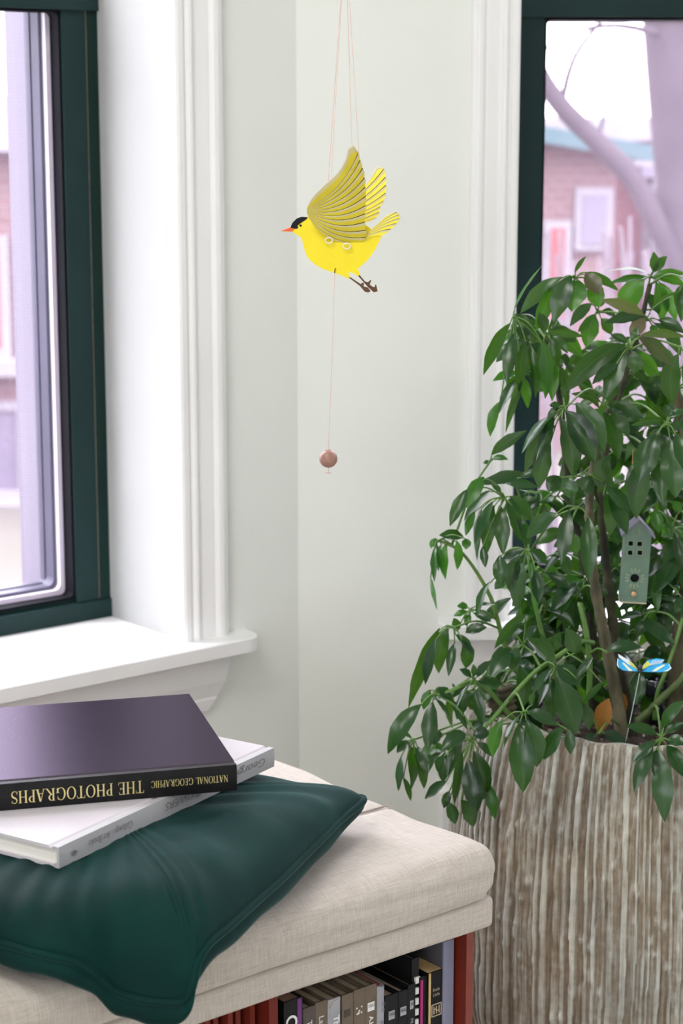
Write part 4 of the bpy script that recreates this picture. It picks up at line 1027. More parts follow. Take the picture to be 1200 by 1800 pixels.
# cluster: hub pixel, distance, [(base x,y, tip x,y, apparent width px, material key)]
CL = [
 ((903, 556), 2.40, [(902,549,953,466,16,'y'),(897,568,849,660,19),(905,552,940,605,30,),(903,585,890,676,25),(906,578,932,600,22),(932,605,941,700,20),(953,598,958,702,24,'y'),(972,630,970,706,24,'y'),(918,668,888,762,15),(909,666,876,728,17),(880,705,861,768,20,'y'),(925,600,912,690,20)]),
 ((960, 588), 2.42, [(962,585,1025,592,9),(966,588,998,622,17),(958,583,947,549,22),(966,595,978,652,24),(955,598,950,660,22)]),
 ((1011, 489), 2.44, [(988,487,914,551,28),(1004,485,973,567,38),(1016,492,1004,548,46,'y'),(978,497,940,585,24,'y'),(1028,481,1055,518,32,'b'),(1032,478,1087,511,12),(1038,496,1052,541,34,'y'),(1010,480,1030,450,6)]),
 ((1050, 549), 2.54, [(1045,552,1030,612,34,'y'),(1040,533,1001,574,22),(1058,546,1082,556,16),(1056,560,1074,588,22),(1046,556,1015,584,14),(1052,540,1066,528,8)]),
 ((1142, 488), 2.50, [(1141,482,1062,478,12,'y'),(1139,487,1066,500,20,'y'),(1147,478,1148,442,18),(1150,478,1172,450,20),(1146,487,1205,481,16,'y'),(1150,488,1204,502,20,'y'),(1132,491,1088,553,44,'y'),(1152,495,1163,566,30,'y'),(1160,497,1188,566,24,'y'),(1140,516,1158,552,24)]),
 ((1137, 562), 2.42, [(1131,556,1062,568,27),(1134,560,1108,596,28,'b'),(1132,555,1055,527,12,'b'),(1156,562,1203,586,22),(1150,568,1196,626,28),(1145,571,1152,590,16,'y'),(1140,552,1200,510,6)]),
 ((1207, 490), 2.44, [(1205,500,1197,566,26),(1204,498,1188,540,18)]),
 ((1108, 610), 2.36, [(1098,606,988,692,36),(1100,610,1062,702,36),(1122,593,1181,642,32,'b'),(1125,590,1205,593,8,'b'),(1103,602,1072,588,16),(1110,618,1114,657,32),(1110,600,1122,575,14),(1085,640,1040,676,20)]),
 ((1195, 610), 2.38, [(1192,622,1183,713,38),(1203,625,1212,700,30)]),
 ((992, 718), 2.32, [(976,728,916,798,24),(972,742,922,831,26),(974,730,949,806,28),(986,735,1007,841,38),(994,722,1045,815,48),(1012,708,1062,796,46),(984,714,965,713,14),(982,716,961,736,14),(967,778,947,860,34),(978,745,942,810,16),(990,700,987,672,8)]),
 ((1062, 712), 2.38, [(1067,709,1132,736,28),(1060,724,1087,809,32),(1056,707,1003,692,10),(1066,704,1090,668,30),(1070,716,1106,770,24)]),
 ((1172, 745), 2.30, [(1155,763,1121,850,46),(1177,775,1187,876,50),(1187,762,1209,836,32),(1173,733,1168,711,22),(1177,733,1207,722,18),(1168,741,1108,748,10),(1178,744,1207,756,14),(1160,752,1140,800,24)]),
 ((1143, 790), 2.33, [(1140,800,1118,913,42),(1125,805,1106,872,24),(1150,800,1165,890,30)]),
 ((1065, 850), 2.345, [(1072,800,1062,868,40),(1043,838,1008,879,36),(1063,855,1108,901,30),(1068,868,1102,940,30),(1060,870,1070,943,28),(985,838,963,864,32),(1000,840,1000,876,34)]),
 ((863, 808), 2.44, [(863,800,926,757,20),(865,807,893,808,14,'y'),(861,812,849,814,10)]),
 ((905, 846), 2.40, [(928,834,840,852,28),(890,851,945,857,22),(915,840,950,830,18)]),
 ((887, 876), 2.38, [(821,860,790,926,24),(862,862,815,916,20),(835,898,818,942,18,'y'),(866,881,834,956,22),(868,888,855,975,28),(878,888,884,976,30),(889,884,914,951,24),(895,872,937,915,26),(850,838,820,893,28,'y'),(846,890,838,986,18),(848,960,853,998,16),(906,908,929,966,26),(880,866,862,850,12)]),
 ((768, 951), 2.42, [(815,945,771,941,22),(763,962,763,1023,15,'y'),(767,958,783,1019,14,'y'),(787,950,784,1009,14,'y'),(802,950,803,1002,18,'y'),(820,947,819,966,18,'y'),(756,1014,768,1073,10,'y'),(765,946,757,964,12,'y'),(776,955,770,1005,10,'y')]),
 ((928, 968), 2.34, [(924,966,878,989,24),(931,967,961,991,24),(914,976,896,1041,28),(920,988,908,1073,30),(930,982,941,1082,16,'y'),(941,1002,946,1061,26),(878,976,880,1031,30),(892,1018,869,1036,20),(862,1022,838,1086,16)]),
 ((1015, 892), 2.34, [(1000,896,986,993,30),(1034,908,1034,1023,32),(978,902,925,946,32),(1000,935,1012,976,26,'y'),(985,974,1000,1012,26)]),
 ((1080, 945), 2.56, [(1085,962,1062,986,18),(1072,930,1087,959,22,'y'),(1075,950,1080,1010,24,'y')]),
 ((1180, 930), 2.46, [(1150,895,1158,938,24,'y'),(1175,912,1176,946,20,'y'),(1202,944,1160,991,34),(1190,980,1154,1041,36),(1150,1008,1155,1076,20,'y'),(1195,900,1180,880,18,'y'),(1185,935,1205,1010,30)]),
 ((1155, 1075), 2.46, [(1125,1093,1186,1134,30),(1163,1062,1190,1091,24),(1160,1052,1201,1063,14),(1130,1080,1085,1090,18),(1140,1085,1120,1120,22)]),
 ((1206, 1045), 2.38, [(1205,1050,1186,1078,24),(1208,1055,1206,1095,20)]),
 ((1066, 1146), 2.36, [(1067,1143,1128,1138,26)]),
 ((1118, 1110), 2.48, [(1110,1128,1108,1099,24),(1125,1180,1117,1241,30),(1105,1110,1085,1140,20)]),
 ((1162, 1300), 2.24, [(1155,1290,1098,1275,22),(1152,1302,1110,1341,24),(1156,1318,1168,1446,42),(1147,1311,1114,1393,30),(1153,1318,1150,1365,20),(1171,1310,1204,1368,34),(1168,1290,1203,1270,20),(1165,1280,1207,1230,28),(1172,1300,1205,1307,26),(1160,1290,1157,1262,8)]),
 ((1052, 1288), 2.32, [(1048,1291,1024,1306,18),(1061,1287,1101,1311,28),(1022,1235,1035,1284,24),(1060,1200,1024,1236,8)]),
 ((978, 1172), 2.30, [(970,1163,927,1124,36),(977,1172,1021,1204,40),(979,1190,1012,1293,52,'y2'),(973,1192,968,1276,26),(970,1175,934,1221,20),(972,1182,946,1241,18),(972,1147,985,1111,24),(1010,1150,994,1104,34),(1013,1195,1042,1155,16),(958,1150,950,1112,16)]),
 ((920, 1135), 2.36, [(900,1140,861,1191,36),(912,1138,898,1179,28),(912,1168,918,1246,30),(945,1100,921,1126,18),(925,1080,868,1141,18),(896,1112,919,1095,10),(930,1110,905,1100,10)]),
 ((922, 1253), 2.22, [(927,1250,980,1276,28),(912,1272,919,1394,50),(924,1266,943,1349,42),(915,1254,882,1321,16),(884,1265,866,1331,26,'y'),(990,1278,955,1336,32),(1000,1283,1002,1326,22),(935,1240,940,1215,12)]),
 ((827, 1072), 2.42, [(822,1068,803,1066,16,'y'),(822,1075,797,1083,14,'y'),(832,1078,863,1093,16),(833,1067,871,1063,10),(818,1112,856,1103,22),(803,1110,797,1086,20),(826,1080,818,1100,14,'y')]),
 ((797, 1103), 2.40, [(788,1100,771,1184,32),(766,1122,747,1204,22),(772,1104,717,1246,18),(799,1130,788,1189,18),(812,1125,818,1176,28),(800,1115,830,1150,18)]),
 ((833, 1196), 2.36, [(828,1190,807,1176,16),(839,1198,885,1203,20),(833,1209,848,1277,24),(826,1202,801,1247,12),(824,1200,797,1226,16),(831,1190,831,1167,12),(838,1190,862,1161,18),(835,1215,815,1250,12)]),
 ((766, 1220), 2.36, [(768,1212,794,1228,24),(790,1228,821,1283,14),(760,1233,751,1321,32),(740,1238,681,1326,36),(765,1228,790,1262,12),(756,1212,744,1248,20,'y')]),
 ((727, 1300), 2.36, [(718,1308,722,1389,22,'y2'),(705,1328,700,1391,16),(708,1366,722,1409,12),(728,1325,745,1387,20),(733,1312,752,1361,22),(724,1298,698,1283,10,'y'),(718,1302,697,1324,18),(726,1310,732,1350,16,'y')]),
 ((831, 1300), 2.34, [(818,1290,775,1318,30),(831,1292,861,1290,28),(812,1302,785,1366,24),(812,1320,798,1416,20),(832,1320,850,1406,38),(822,1335,838,1431,42),(838,1305,867,1331,16),(781,1328,768,1356,20),(856,1375,870,1441,24,'y'),(785,1373,746,1405,22),(790,1390,780,1421,18),(787,1410,800,1449,24),(810,1406,832,1454,30)]),
]
MK = {'y': LEAFY, 'b': LEAFB, 'y2': LEAF}
def add_cluster(hub, Y, leaves, name='leaf_cluster'):
    h = at(hub[0], hub[1], Y)
    # attach the stalk to the nearest lower stem point
    best = min(ALLT, key=lambda p: (p - h).length + (.0 if p.z < h.z - .01 else .12))
    mb = MB()
    if (best - h).length > .006:
        mid = (best + h) / 2 + Vector((0, 0, .25 * (best - h).length * .5))
        mb.tube(bez([best, mid, h], 6), [.0016] * 7 + [.0013] * 6, 6)
    mb.sphere(h, .0022, 8, 6)
    specs = []
    for lf in leaves:
        bx, by, tx, ty, w = lf[:5]; mk = MK.get(lf[5], LEAF) if len(lf) > 5 else LEAF
        far = math.hypot(bx - hub[0], by - hub[1]); ln = math.hypot(tx - bx, ty - by)
        dyb = R.uniform(-.012, .008) if far < 30 else R.uniform(-.025, .005)
        B = at(bx, by, Y + dyb)
        down = (ty - by) / (ln + 1)
        T = at(tx, ty, Y + dyb + R.uniform(-.028, .012) * (1 if down > 0 else .6) * min(1, ln / 70))
        specs.append((B, T, w, mk)); 
        if far < 75: mb.tube(bez([h, (h + B) / 2 + Vector((0, 0, .15 * (B - h).length)), B + (T - B) * .04], 4), [.0011] * 5 + [.0008] * 4, 5)
        else:
            q = min(ALLT + [h], key=lambda p: (p - B).length); mb.tube(bez([q, (q + B) / 2 + Vector((0, 0, .004)), B + (T - B) * .04], 4), .0009, 5)
    c = mb.obj(name, STALK, plant, smooth=True)
    for s in specs: leaflet(c, *s)
    return c
for hub, Y, lv in CL: add_cluster(hub, Y, lv)
NFRONT = NLEAF[0]
# the crowded leaves deeper in the plant
FR = random.Random(21)
inner = []
for (x0, x1, y0, y1, n, Ya, Yb) in ((900, 1000, 570, 690, 8, 2.48, 2.60), (1050, 1210, 590, 800, 20, 2.48, 2.66), (920, 1040, 800, 990, 11, 2.5, 2.66), (1050, 1210, 850, 1060, 15, 2.52, 2.68), (890, 1060, 1030, 1210, 20, 2.44, 2.62), (1060, 1210, 1080, 1210, 14, 2.50, 2.66), (850, 960, 1190, 1270, 6, 2.38, 2.50), (780, 850, 1210, 1340, 4, 2.42, 2.5)):
    for k in range(n): inner.append((FR.uniform(x0, x1), FR.uniform(y0, y1), FR.uniform(Ya, Yb)))
for (x0, x1, y0, y1, n, Ya, Yb) in ((1050, 1210, 985, 1085, 14, 2.48, 2.64), (920, 1050, 1000, 1085, 9, 2.46, 2.62), (1080, 1200, 640, 860, 8, 2.52, 2.66)):
    for k in range(n): inner.append((FR.uniform(x0, x1), FR.uniform(y0, y1), FR.uniform(Ya, Yb)))
# the half of the plant beyond the right edge of the picture
for (x0, x1, y0, y1, n, Ya, Yb) in ((1225, 1330, 560, 900, 14, 2.36, 2.60), (1225, 1400, 880, 1240, 18, 2.34, 2.62), (1260, 1420, 1180, 1330, 8, 2.32, 2.50)):
    for k in range(n): inner.append((FR.uniform(x0, x1), FR.uniform(y0, y1), FR.uniform(Ya, Yb)))
for (x, y, Y) in inner:
    lv = []; na = FR.choice((4, 5, 5, 6)); a0_ = FR.uniform(0, 6.28)
    for k in range(na):
        a = a0_ + 6.28 * k / na + FR.uniform(-.3, .3); ln = FR.uniform(55, 95)
        dx = math.cos(a) * ln * .75; dy = math.sin(a) * ln * .45 + ln * .45
        lv.append((x + dx * .15, y + dy * .12, x + dx, y + dy, FR.uniform(16, 34), 'y' if FR.random() < .25 else 'n'))
    if NLEAF[0] < 300 - 0 and False: pass
    CLX = (x, y)
    add_list = lv
    inner_room = 300 - NLEAF[0]
    if inner_room >= na: add_cluster(CLX, Y, add_list)
    else: inner_rest = globals().setdefault('REST', []); inner_rest.append((CLX, Y, add_list))
if 'REST' in globals():
    vv = []; ff = []; mm_ = []; uvl = []
    stash = []
    for hub, Y, lv in REST:
        h = at(hub[0], hub[1], Y)
        for lf in lv:
            B = at(lf[0], lf[1], Y); T = at(lf[2], lf[3], Y + FR.uniform(-.02, .03))
            o = leaflet(plant, B, T, lf[4], LEAFY if lf[5] == 'y' else LEAF, name='tmp_leaf', rng=FR); stash.append(o)
    for o in stash:
        me = o.data; off = WLOC[o.name]; b = len(vv)
        vv += [tuple(v_.co + off) for v_ in me.vertices]; ff += [tuple(i + b for i in p.vertices) for p in me.polygons]
        mm_ += [0 if me.materials[0] is LEAF else 1] * len(me.polygons)
        ul = me.uv_layers[0].data; uvl += [tuple(ul[li].uv) for p in me.polygons for li in p.loop_indices]
        bpy.data.objects.remove(o)
    mb = MB()
    for hub, Y, lv in REST:
        h = at(hub[0], hub[1], Y); q = min(ALLT, key=lambda p: (p - h).length); mb.tube(bez([q, (q + h) / 2 + Vector((0, 0, .01)), h], 4), .0013, 5)
        for lf in lv: mb.tube([h, at(lf[0], lf[1], Y)], .0009, 5)
    sk = mb.obj('inner_stalks', STALK, plant, smooth=True, kind='stuff')
    me = bpy.data.meshes.new('inner_leaves'); me.from_pydata(vv, [], ff)
    for p, i in zip(me.polygons, mm_): p.material_index = i
    u = me.uv_layers.new(name='UVMap')
    for i, t in enumerate(uvl): u.data[i].uv = t
    link_mesh('inner_leaves', me, [LEAF, LEAFY], plant, smooth=True, kind='stuff')
# fallen leaves and bark in the pot
leaflet(None, at(1070, 1228, 2.36), at(1052, 1292, 2.35), 34, DEAD, roll=.1, name='dead_leaf', label='dead orange leaf standing against the front stem in the pot', cat='leaf', group='dead leaves in the pot')
leaflet(None, at(1078, 1212, 2.44), at(1097, 1256, 2.43), 30, DEAD, roll=-.2, name='dead_leaf', label='smaller dead orange leaf behind the front stem in the pot', cat='leaf', group='dead leaves in the pot')
bkp = empty('bark_piece', at(875, 1275, 2.42), 'gnarled piece of brown bark at the left side of the pot', 'bark')
for pts, r in (([(848, 1205), (862, 1228), (876, 1250), (893, 1262)], (.006, .008)), ([(886, 1205), (890, 1225), (893, 1245), (898, 1268)], (.011, .010)), ([(868, 1240), (878, 1256), (905, 1262)], (.004, .006))):
    P = bez([at(x, y, 2.43) for x, y in pts], 5); k = len(P)
    MB().tube(P, [(r[0] + (r[1] - r[0]) * i / (k - 1)) * (1 + .22 * math.sin(i * 2.1)) for i in range(k)], 9).obj('bark_limb', BARK, bkp, smooth=True)
# dark glazed ornament at the back of the pot
orn = empty('glazed_ornament', at(1156, 1250, 2.52), 'dark shiny glazed bowl half hidden behind the butterfly', 'ornament')
oc = at(1156, 1222, 2.52); NB = 40; v = []; f = []
prof = [(.3, -.0), (.8, .004), (1.0, .012), (1.0, .02), (.92, .026), (.86, .027), (.82, .022), (.7, .012), (.1, .008)]
for (k_, dz) in prof:
    for i in range(NB):
        th = 2 * math.pi * i / NB; w = 1 + (.05 * math.sin(th * 12) if dz > .015 else 0); v.append(oc + Vector((.020 * k_ * w * math.cos(th), .020 * k_ * w * math.sin(th), dz - .004)))
for j in range(len(prof) - 1):
    for i in range(NB): f.append((j * NB + i, j * NB + (i + 1) % NB, (j + 1) * NB + (i + 1) % NB, (j + 1) * NB + i))
mesh('bowl', v, f, mat('dark_glaze', (.010, .014, .022), .08, (.02, .02, .03), 20, spec=.8), orn, smooth=True)
MB().tube([oc + Vector((0, 0, -.045)), oc + Vector((0, 0, -.003))], [.012, .007], 10).obj('foot', mat('dark_glaze', (0, 0, 0)), orn, smooth=True)

# ------------------------------------------------------------ ceramic birdhouse hanging in the plant
SAGE = mat('sage_glaze', (.085, .155, .115), .42, (.115, .19, .135), 45, bump=.0004, bscale=90)
SAGEL = mat('sage_relief', (.20, .27, .18), .45, (.17, .24, .16), 90); ROOFM = mat('grey_violet_roof', (.10, .10, .14), .45, (.15, .15, .2), 40)
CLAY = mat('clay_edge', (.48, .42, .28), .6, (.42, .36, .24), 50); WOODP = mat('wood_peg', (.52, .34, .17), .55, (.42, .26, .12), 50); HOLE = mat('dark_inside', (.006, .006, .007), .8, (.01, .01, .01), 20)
YH = 2.395
bl_, br_, tl_ = at(1089.5, 1058, YH), at(1135.5, 1060, YH), at(1094, 939, YH)
hx = (br_ - bl_).normalized(); hz = (tl_ - bl_); hz = (hz - hx * hz.dot(hx)).normalized(); hx = (hx + Vector((0, -.07, 0))).normalized(); hz = (hz - hx * hz.dot(hx)).normalized(); hn = hx.cross(hz) * -1  # away from the camera
Hc = (bl_ + br_) / 2; HW = (br_ - bl_).length / 2
def BH(x, y, z): return Hc + hx * x - hn * -y + hz * z     # y>0: away
HT = (tl_ - bl_).length; AP = .0165
house_e = empty('birdhouse', Hc, 'tall sage green ceramic birdhouse ornament hanging among the leaves', 'birdhouse')
# front panel with real openings, as a filled 2d curve
def curve_panel(name, loops, thick, fr, mats, parent):
    cu = bpy.data.curves.new('c', 'CURVE'); cu.dimensions = '2D'; cu.fill_mode = 'BOTH'; cu.extrude = thick / 2
    for lp in loops:
        sp = cu.splines.new('POLY'); sp.points.add(len(lp) - 1); sp.use_cyclic_u = True
        for p, (x, y) in zip(sp.points, lp): p.co = (x, y, 0, 1)
    o = bpy.data.objects.new('c', cu); COL.objects.link(o); bpy.context.view_layer.update()
    me = bpy.data.meshes.new_from_object(o.evaluated_get(bpy.context.evaluated_depsgraph_get()))
    v = [fr(p.co.x, p.co.y, p.co.z) for p in me.vertices]; f = [tuple(p.vertices) for p in me.polygons]
    bpy.data.objects.remove(o); bpy.data.curves.remove(cu); bpy.data.meshes.remove(me)
    mb = MB(); mb.add(v, f); return mb.obj(name, mats, parent)
px = lambda n: n * mpp(YH, 1000)
HD = .030
out = [(-HW, 0), (HW, 0), (HW, HT), (0, HT + AP), (-HW, HT)]
def lx(X, Yp): p = on_plane(X, Yp, Hc, hn) - Hc; return p.dot(hx), p.dot(hz)
loops = [out]
for (X, Y_) in ((1108.3, 955.4), (1124, 956.2), (1107.3, 971.7), (1124.3, 971.7)):
    cx, cz = lx(X, Y_); w = px(3.9); loops.append([(cx - w, cz - w), (cx + w, cz - w), (cx + w, cz + w), (cx - w, cz + w)])
hx0, hz0 = lx(1115.2, 1016.5); rr = px(7.7); loops.append([(hx0 + rr * math.cos(2 * math.pi * i / 24), hz0 + rr * math.sin(2 * math.pi * i / 24)) for i in range(24)])
curve_panel('front_wall', loops, .003, lambda x, y, z: BH(x, .0015 + z, y), SAGE, house_e)
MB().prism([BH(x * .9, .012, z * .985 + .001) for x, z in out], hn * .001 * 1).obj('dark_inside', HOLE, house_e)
sb = MB()
for sg in (-1, 1):
    sb.hexa([BH(sg * HW, .003, 0), BH(sg * (HW - .003), .003, 0), BH(sg * (HW - .003), HD, 0), BH(sg * HW, HD, 0), BH(sg * HW, .003, HT), BH(sg * (HW - .003), .003, HT), BH(sg * (HW - .003), HD, HT), BH(sg * HW, HD, HT)])
sb.obj('side_wall', SAGE, house_e)
MB().prism([BH(x, HD - .003, z) for x, z in out], hn * .003).obj('back_wall', SAGE, house_e)
MB().hexa([BH(-HW - .0003, -.0002, -.0012), BH(HW + .0003, -.0002, -.0012), BH(HW + .0003, HD, -.0012), BH(-HW - .0003, HD, -.0012), BH(-HW, 0, .0004), BH(HW, 0, .0004), BH(HW, HD, .0004), BH(-HW, HD, .0004)]).obj('clay_base', CLAY, house_e)
sl = AP / HW
for sg in (-1, 1):
    x1 = HW + .0038; rf = MB(); th_ = .0032
    rf.hexa([BH(0, -.003, HT + AP + .0002), BH(sg * x1, -.003, HT + AP - sl * x1 + .0002), BH(sg * x1, HD + .004, HT + AP - sl * x1 + .0002), BH(0, HD + .004, HT + AP + .0002), BH(0, -.003, HT + AP + th_), BH(sg * (x1 + .001), -.003, HT + AP - sl * x1 + th_ * .75), BH(sg * (x1 + .001), HD + .004, HT + AP - sl * x1 + th_ * .75), BH(0, HD + .004, HT + AP + th_)])
    rf.obj('roof_slab', ROOFM, house_e)
rel = MB()
def petal(cx, cz, a, r0, r1, w, k=6):
    p = []
    for i in range(12):
        t = 2 * math.pi * i / 12; u = (r0 + r1) / 2 + (r1 - r0) / 2 * math.cos(t); s_ = w * math.sin(t); p.append(BH(cx + u * math.cos(a) - s_ * math.sin(a), -.0001, cz + u * math.sin(a) + s_ * math.cos(a)))
    q = [p_ - hn * .0006 for p_ in p]; c_ = sum(q, Vector()) / 12 - hn * .0003
    for i in range(12):
        rel.add([p[i], p[(i + 1) % 12], q[(i + 1) % 12], q[i]], [(0, 1, 2, 3)]); rel.add([q[i], q[(i + 1) % 12], c_], [(0, 1, 2)])
for ad in (90, 66, 114, 0, 22, -22, 180, 158, 202, 270, 247, 293): petal(hx0, hz0, rad(ad), px(10), px(18 if abs(math.sin(rad(ad))) < .5 else 19), px(1.8))
fx, fz = lx(1118, 936.5)
for k in range(10): petal(fx, fz, 2 * math.pi * k / 10, px(3.5), px(7.5), px(.9))
rel.sphere(BH(fx, 0, fz), px(1.8), 8, 6)
for (cx, cz), in [(l,) for l in [lx(1108.3, 955.4), lx(1124, 956.2), lx(1107.3, 971.7), lx(1124.3, 971.7)]]:
    w, w2 = px(4), px(5.2)
    for (a, b2, c2, d2) in ((-w2, -w2, w2, -w), (-w2, w, w2, w2), (-w2, -w, -w, w), (w, -w, w2, w)):
        rel.hexa([BH(cx + a, 0, cz + b2), BH(cx + c2, 0, cz + b2), BH(cx + c2, -.0004, cz + b2), BH(cx + a, -.0004, cz + b2), BH(cx + a, 0, cz + d2), BH(cx + c2, 0, cz + d2), BH(cx + c2, -.0004, cz + d2), BH(cx + a, -.0004, cz + d2)])
rel.obj('raised_pattern', SAGEL, house_e)
kx, kz = lx(1113, 1042)
MB().tube([BH(kx, .002, kz), BH(kx, -.007, kz - .0006), BH(kx, -.008, kz - .0006)], [.0030, .0030, .0022], 10).obj('perch_peg', WOODP, house_e, smooth=True)
topp = BH(0, HD / 2, HT + AP + .002)
MB().tube([topp, topp + Vector((-.001, 0, .022)), at(1110, 868, YH + .02), at(1112, 790, 2.44)], .0006, 6).obj('hanging_cord', mat('tan_cord', (.45, .30, .12), .8, (.35, .22, .08), 80), house_e)
MB().sphere(at(1108, 866, YH + .015), .0022, 8, 6).obj('cord_knot', mat('tan_cord', (.45, .30, .12)), house_e, smooth=True)

# ------------------------------------------------------------ butterfly on a wire
YB_ = 2.315
bf = empty('butterfly_pick', at(1097, 1310, YB_), 'blue and yellow butterfly ornament on a thin wire stuck in the pot', 'ornament')
BLUE = mat('bright_blue_wing', (.02, .30, .62), .4, (.04, .40, .75), 90, ramp=(.3, .7)); YEL = mat('yellow_wing_patch', (.58, .56, .05), .45, (.52, .54, .12), 120); CRM = mat('cream_wing_streak', (.72, .72, .42), .45, (.76, .78, .6), 120); WHE = mat('white_wing_edge', (.78, .82, .84), .45, (.6, .75, .82), 200); GBL = mat('blue_black_body', (.01, .01, .015), .4, (.015, .015, .02), 40)
def bq(zx, zy, dy=0): return at(1060 + zx / 6, 1040 + zy / 6, YB_ + dy)
def bwing(name, pts, m, parent, dy0, dy1, th=.0006):
    xs = [p[0] for p in pts]; x0_, x1_ = min(xs), max(xs)
    poly = [bq(x, y, dy0 + (dy1 - dy0) * (838 - y) / 180) for x, y in pts]
    return MB().prism(poly, Vector((0, th * .6, -th))).obj(name, m, parent)
fl = bwing('wing', [(150, 700), (200, 722), (262, 766), (330, 806), (368, 838), (270, 836), (205, 826), (162, 800), (142, 770)], BLUE, bf, 0, .02)
bwing('cream_streak', [(196, 748), (222, 754), (258, 788), (308, 834), (270, 832), (236, 792)], CRM, fl, -.0008, .0192)
bwing('white_edge', [(150, 702), (158, 712), (152, 765), (166, 795), (160, 800), (143, 770)], WHE, fl, -.0008, .0192)
hl = bwing('wing', [(156, 655), (182, 672), (262, 722), (318, 762), (362, 822), (340, 812), (262, 764), (205, 720), (165, 690)], WHE, bf, .004, .026)
bwing('yellow_patch', [(262, 730), (318, 764), (360, 820), (338, 808), (290, 772)], YEL, hl, .0030, .0250)
hr2 = bwing('wing', [(405, 826), (420, 772), (470, 722), (560, 704), (632, 712), (634, 740), (602, 760), (500, 802)], BLUE, bf, .004, .026)
bwing('yellow_patch', [(408, 822), (422, 776), (468, 730), (490, 752), (500, 768), (450, 800)], YEL, hr2, .003, .025)
for k in range(6):
    x = 500 + k * 22; bwing('white_streak', [(x - 12, 776 - k * 4), (x + 26, 722 - k), (x + 33, 722 - k), (x, 774 - k * 4)], WHE, hr2, .003, .025)
fr2 = bwing('wing', [(412, 838), (500, 796), (600, 757), (690, 756), (720, 806), (682, 836), (600, 846), (500, 846)], BLUE, bf, 0, .02)
bwing('cream_streak', [(512, 838), (560, 804), (640, 768), (652, 776), (600, 808), (548, 840)], CRM, fr2, -.0008, .0192)
bwing('white_edge', [(690, 758), (718, 806), (682, 834), (640, 840), (680, 822), (706, 800)], WHE, fr2, -.0008, .0192)
MB().sphere(bq(388, 812, .004), .0026, 10, 8, 0, (1.1, 1.6, 2.4)).sphere(bq(388, 842, -.004), .0021, 8, 6).obj('body', GBL, bf, smooth=True)
MB().tube([bq(384, 846), bq(366, 955), bq(300, 1280), bq(222, 1640)], .00045, 6).obj('wire', mat('clear_wire', (.42, .55, .50), .2, (.5, .62, .58), 20, spec=.9), bf, smooth=True)

# ------------------------------------------------------------ hanging yellow bird mobile
YBD = 2.14
YELB = mat('yellow_wood_body', (.80, .66, .004), .55, (.76, .62, .003), 30, bump=.0003, bscale=90); YELW = mat('yellow_feather', (.68, .56, .025), .55, (.60, .49, .02), 40); CREAM = mat('cream_feather', (.62, .56, .30), .6, (.55, .49, .24), 40)
LINE = mat('dark_feather_line', (.016, .012, .005), .7, (.025, .02, .008), 60, spec=.1); CAPM = mat('black_cap', (.007, .008, .013), .6, (.012, .012, .018), 60, spec=.15); BEAK = mat('orange_beak', (.72, .12, .006), .5, (.66, .10, .005), 60)
LEGM = mat('brown_leg', (.10, .05, .025), .6, (.13, .065, .035), 60, spec=.2); EDGE = mat('pale_wood_edge', (.80, .74, .60), .6, (.74, .68, .52), 40); STR = mat('pink_thread', (.66, .44, .40), .8, (.6, .40, .36), 60); CORDW = mat('cream_tie', (.76, .72, .58), .8, (.7, .66, .5), 60)
def zb(x, y, Y=YBD): return at(460 + x / 4.2857, 230 + y / 4.2857, Y)
bird = empty('bird_mobile', zb(500, 1100), 'yellow wooden bird mobile with raised wings hanging on pink threads', 'mobile')
TB = Vector((0, .004, 0))
def cut(name, pts, m, parent, dy=0, th=TB, m2=None):
    return MB().prism([zb(x, y, YBD + dy) for x, y in pts], th, 0, 1 if m2 else None).obj(name, [m, m2] if m2 else m, parent)
body_pts = [(228, 762), (270, 785), (298, 808), (310, 850), (318, 885), (330, 925), (352, 962), (385, 995), (430, 1025), (480, 1048), (545, 1070), (600, 1090), (655, 1115), (667, 1103), (650, 1070), (676, 1066), (722, 1094), (738, 1084), (724, 1038), (770, 1000), (812, 955), (850, 900), (878, 845), (905, 788), (850, 760), (800, 720), (740, 690), (650, 660), (560, 645), (470, 648), (400, 648), (345, 650), (300, 648), (262, 662), (232, 692), (216, 728)]
bd = cut('body', body_pts, YELB, bird)
FT = Vector((0, .0004, 0))
cut('cap', [(214, 730), (231, 692), (262, 661), (300, 647), (348, 650), (338, 664), (305, 688), (285, 700), (268, 716), (275, 728), (262, 738), (240, 736)], CAPM, bd, -.0005, FT)
cut('beak', [(140, 756), (212, 729), (248, 737), (232, 757), (215, 759)], BEAK, bd, -.0006, Vector((0, .005, 0)))
MB().prism([zb(292 + 9 * math.cos(i * .5236), 713 + 9 * math.sin(i * .5236), YBD - .0006) for i in range(12)], FT).obj('eye', CAPM, bd)
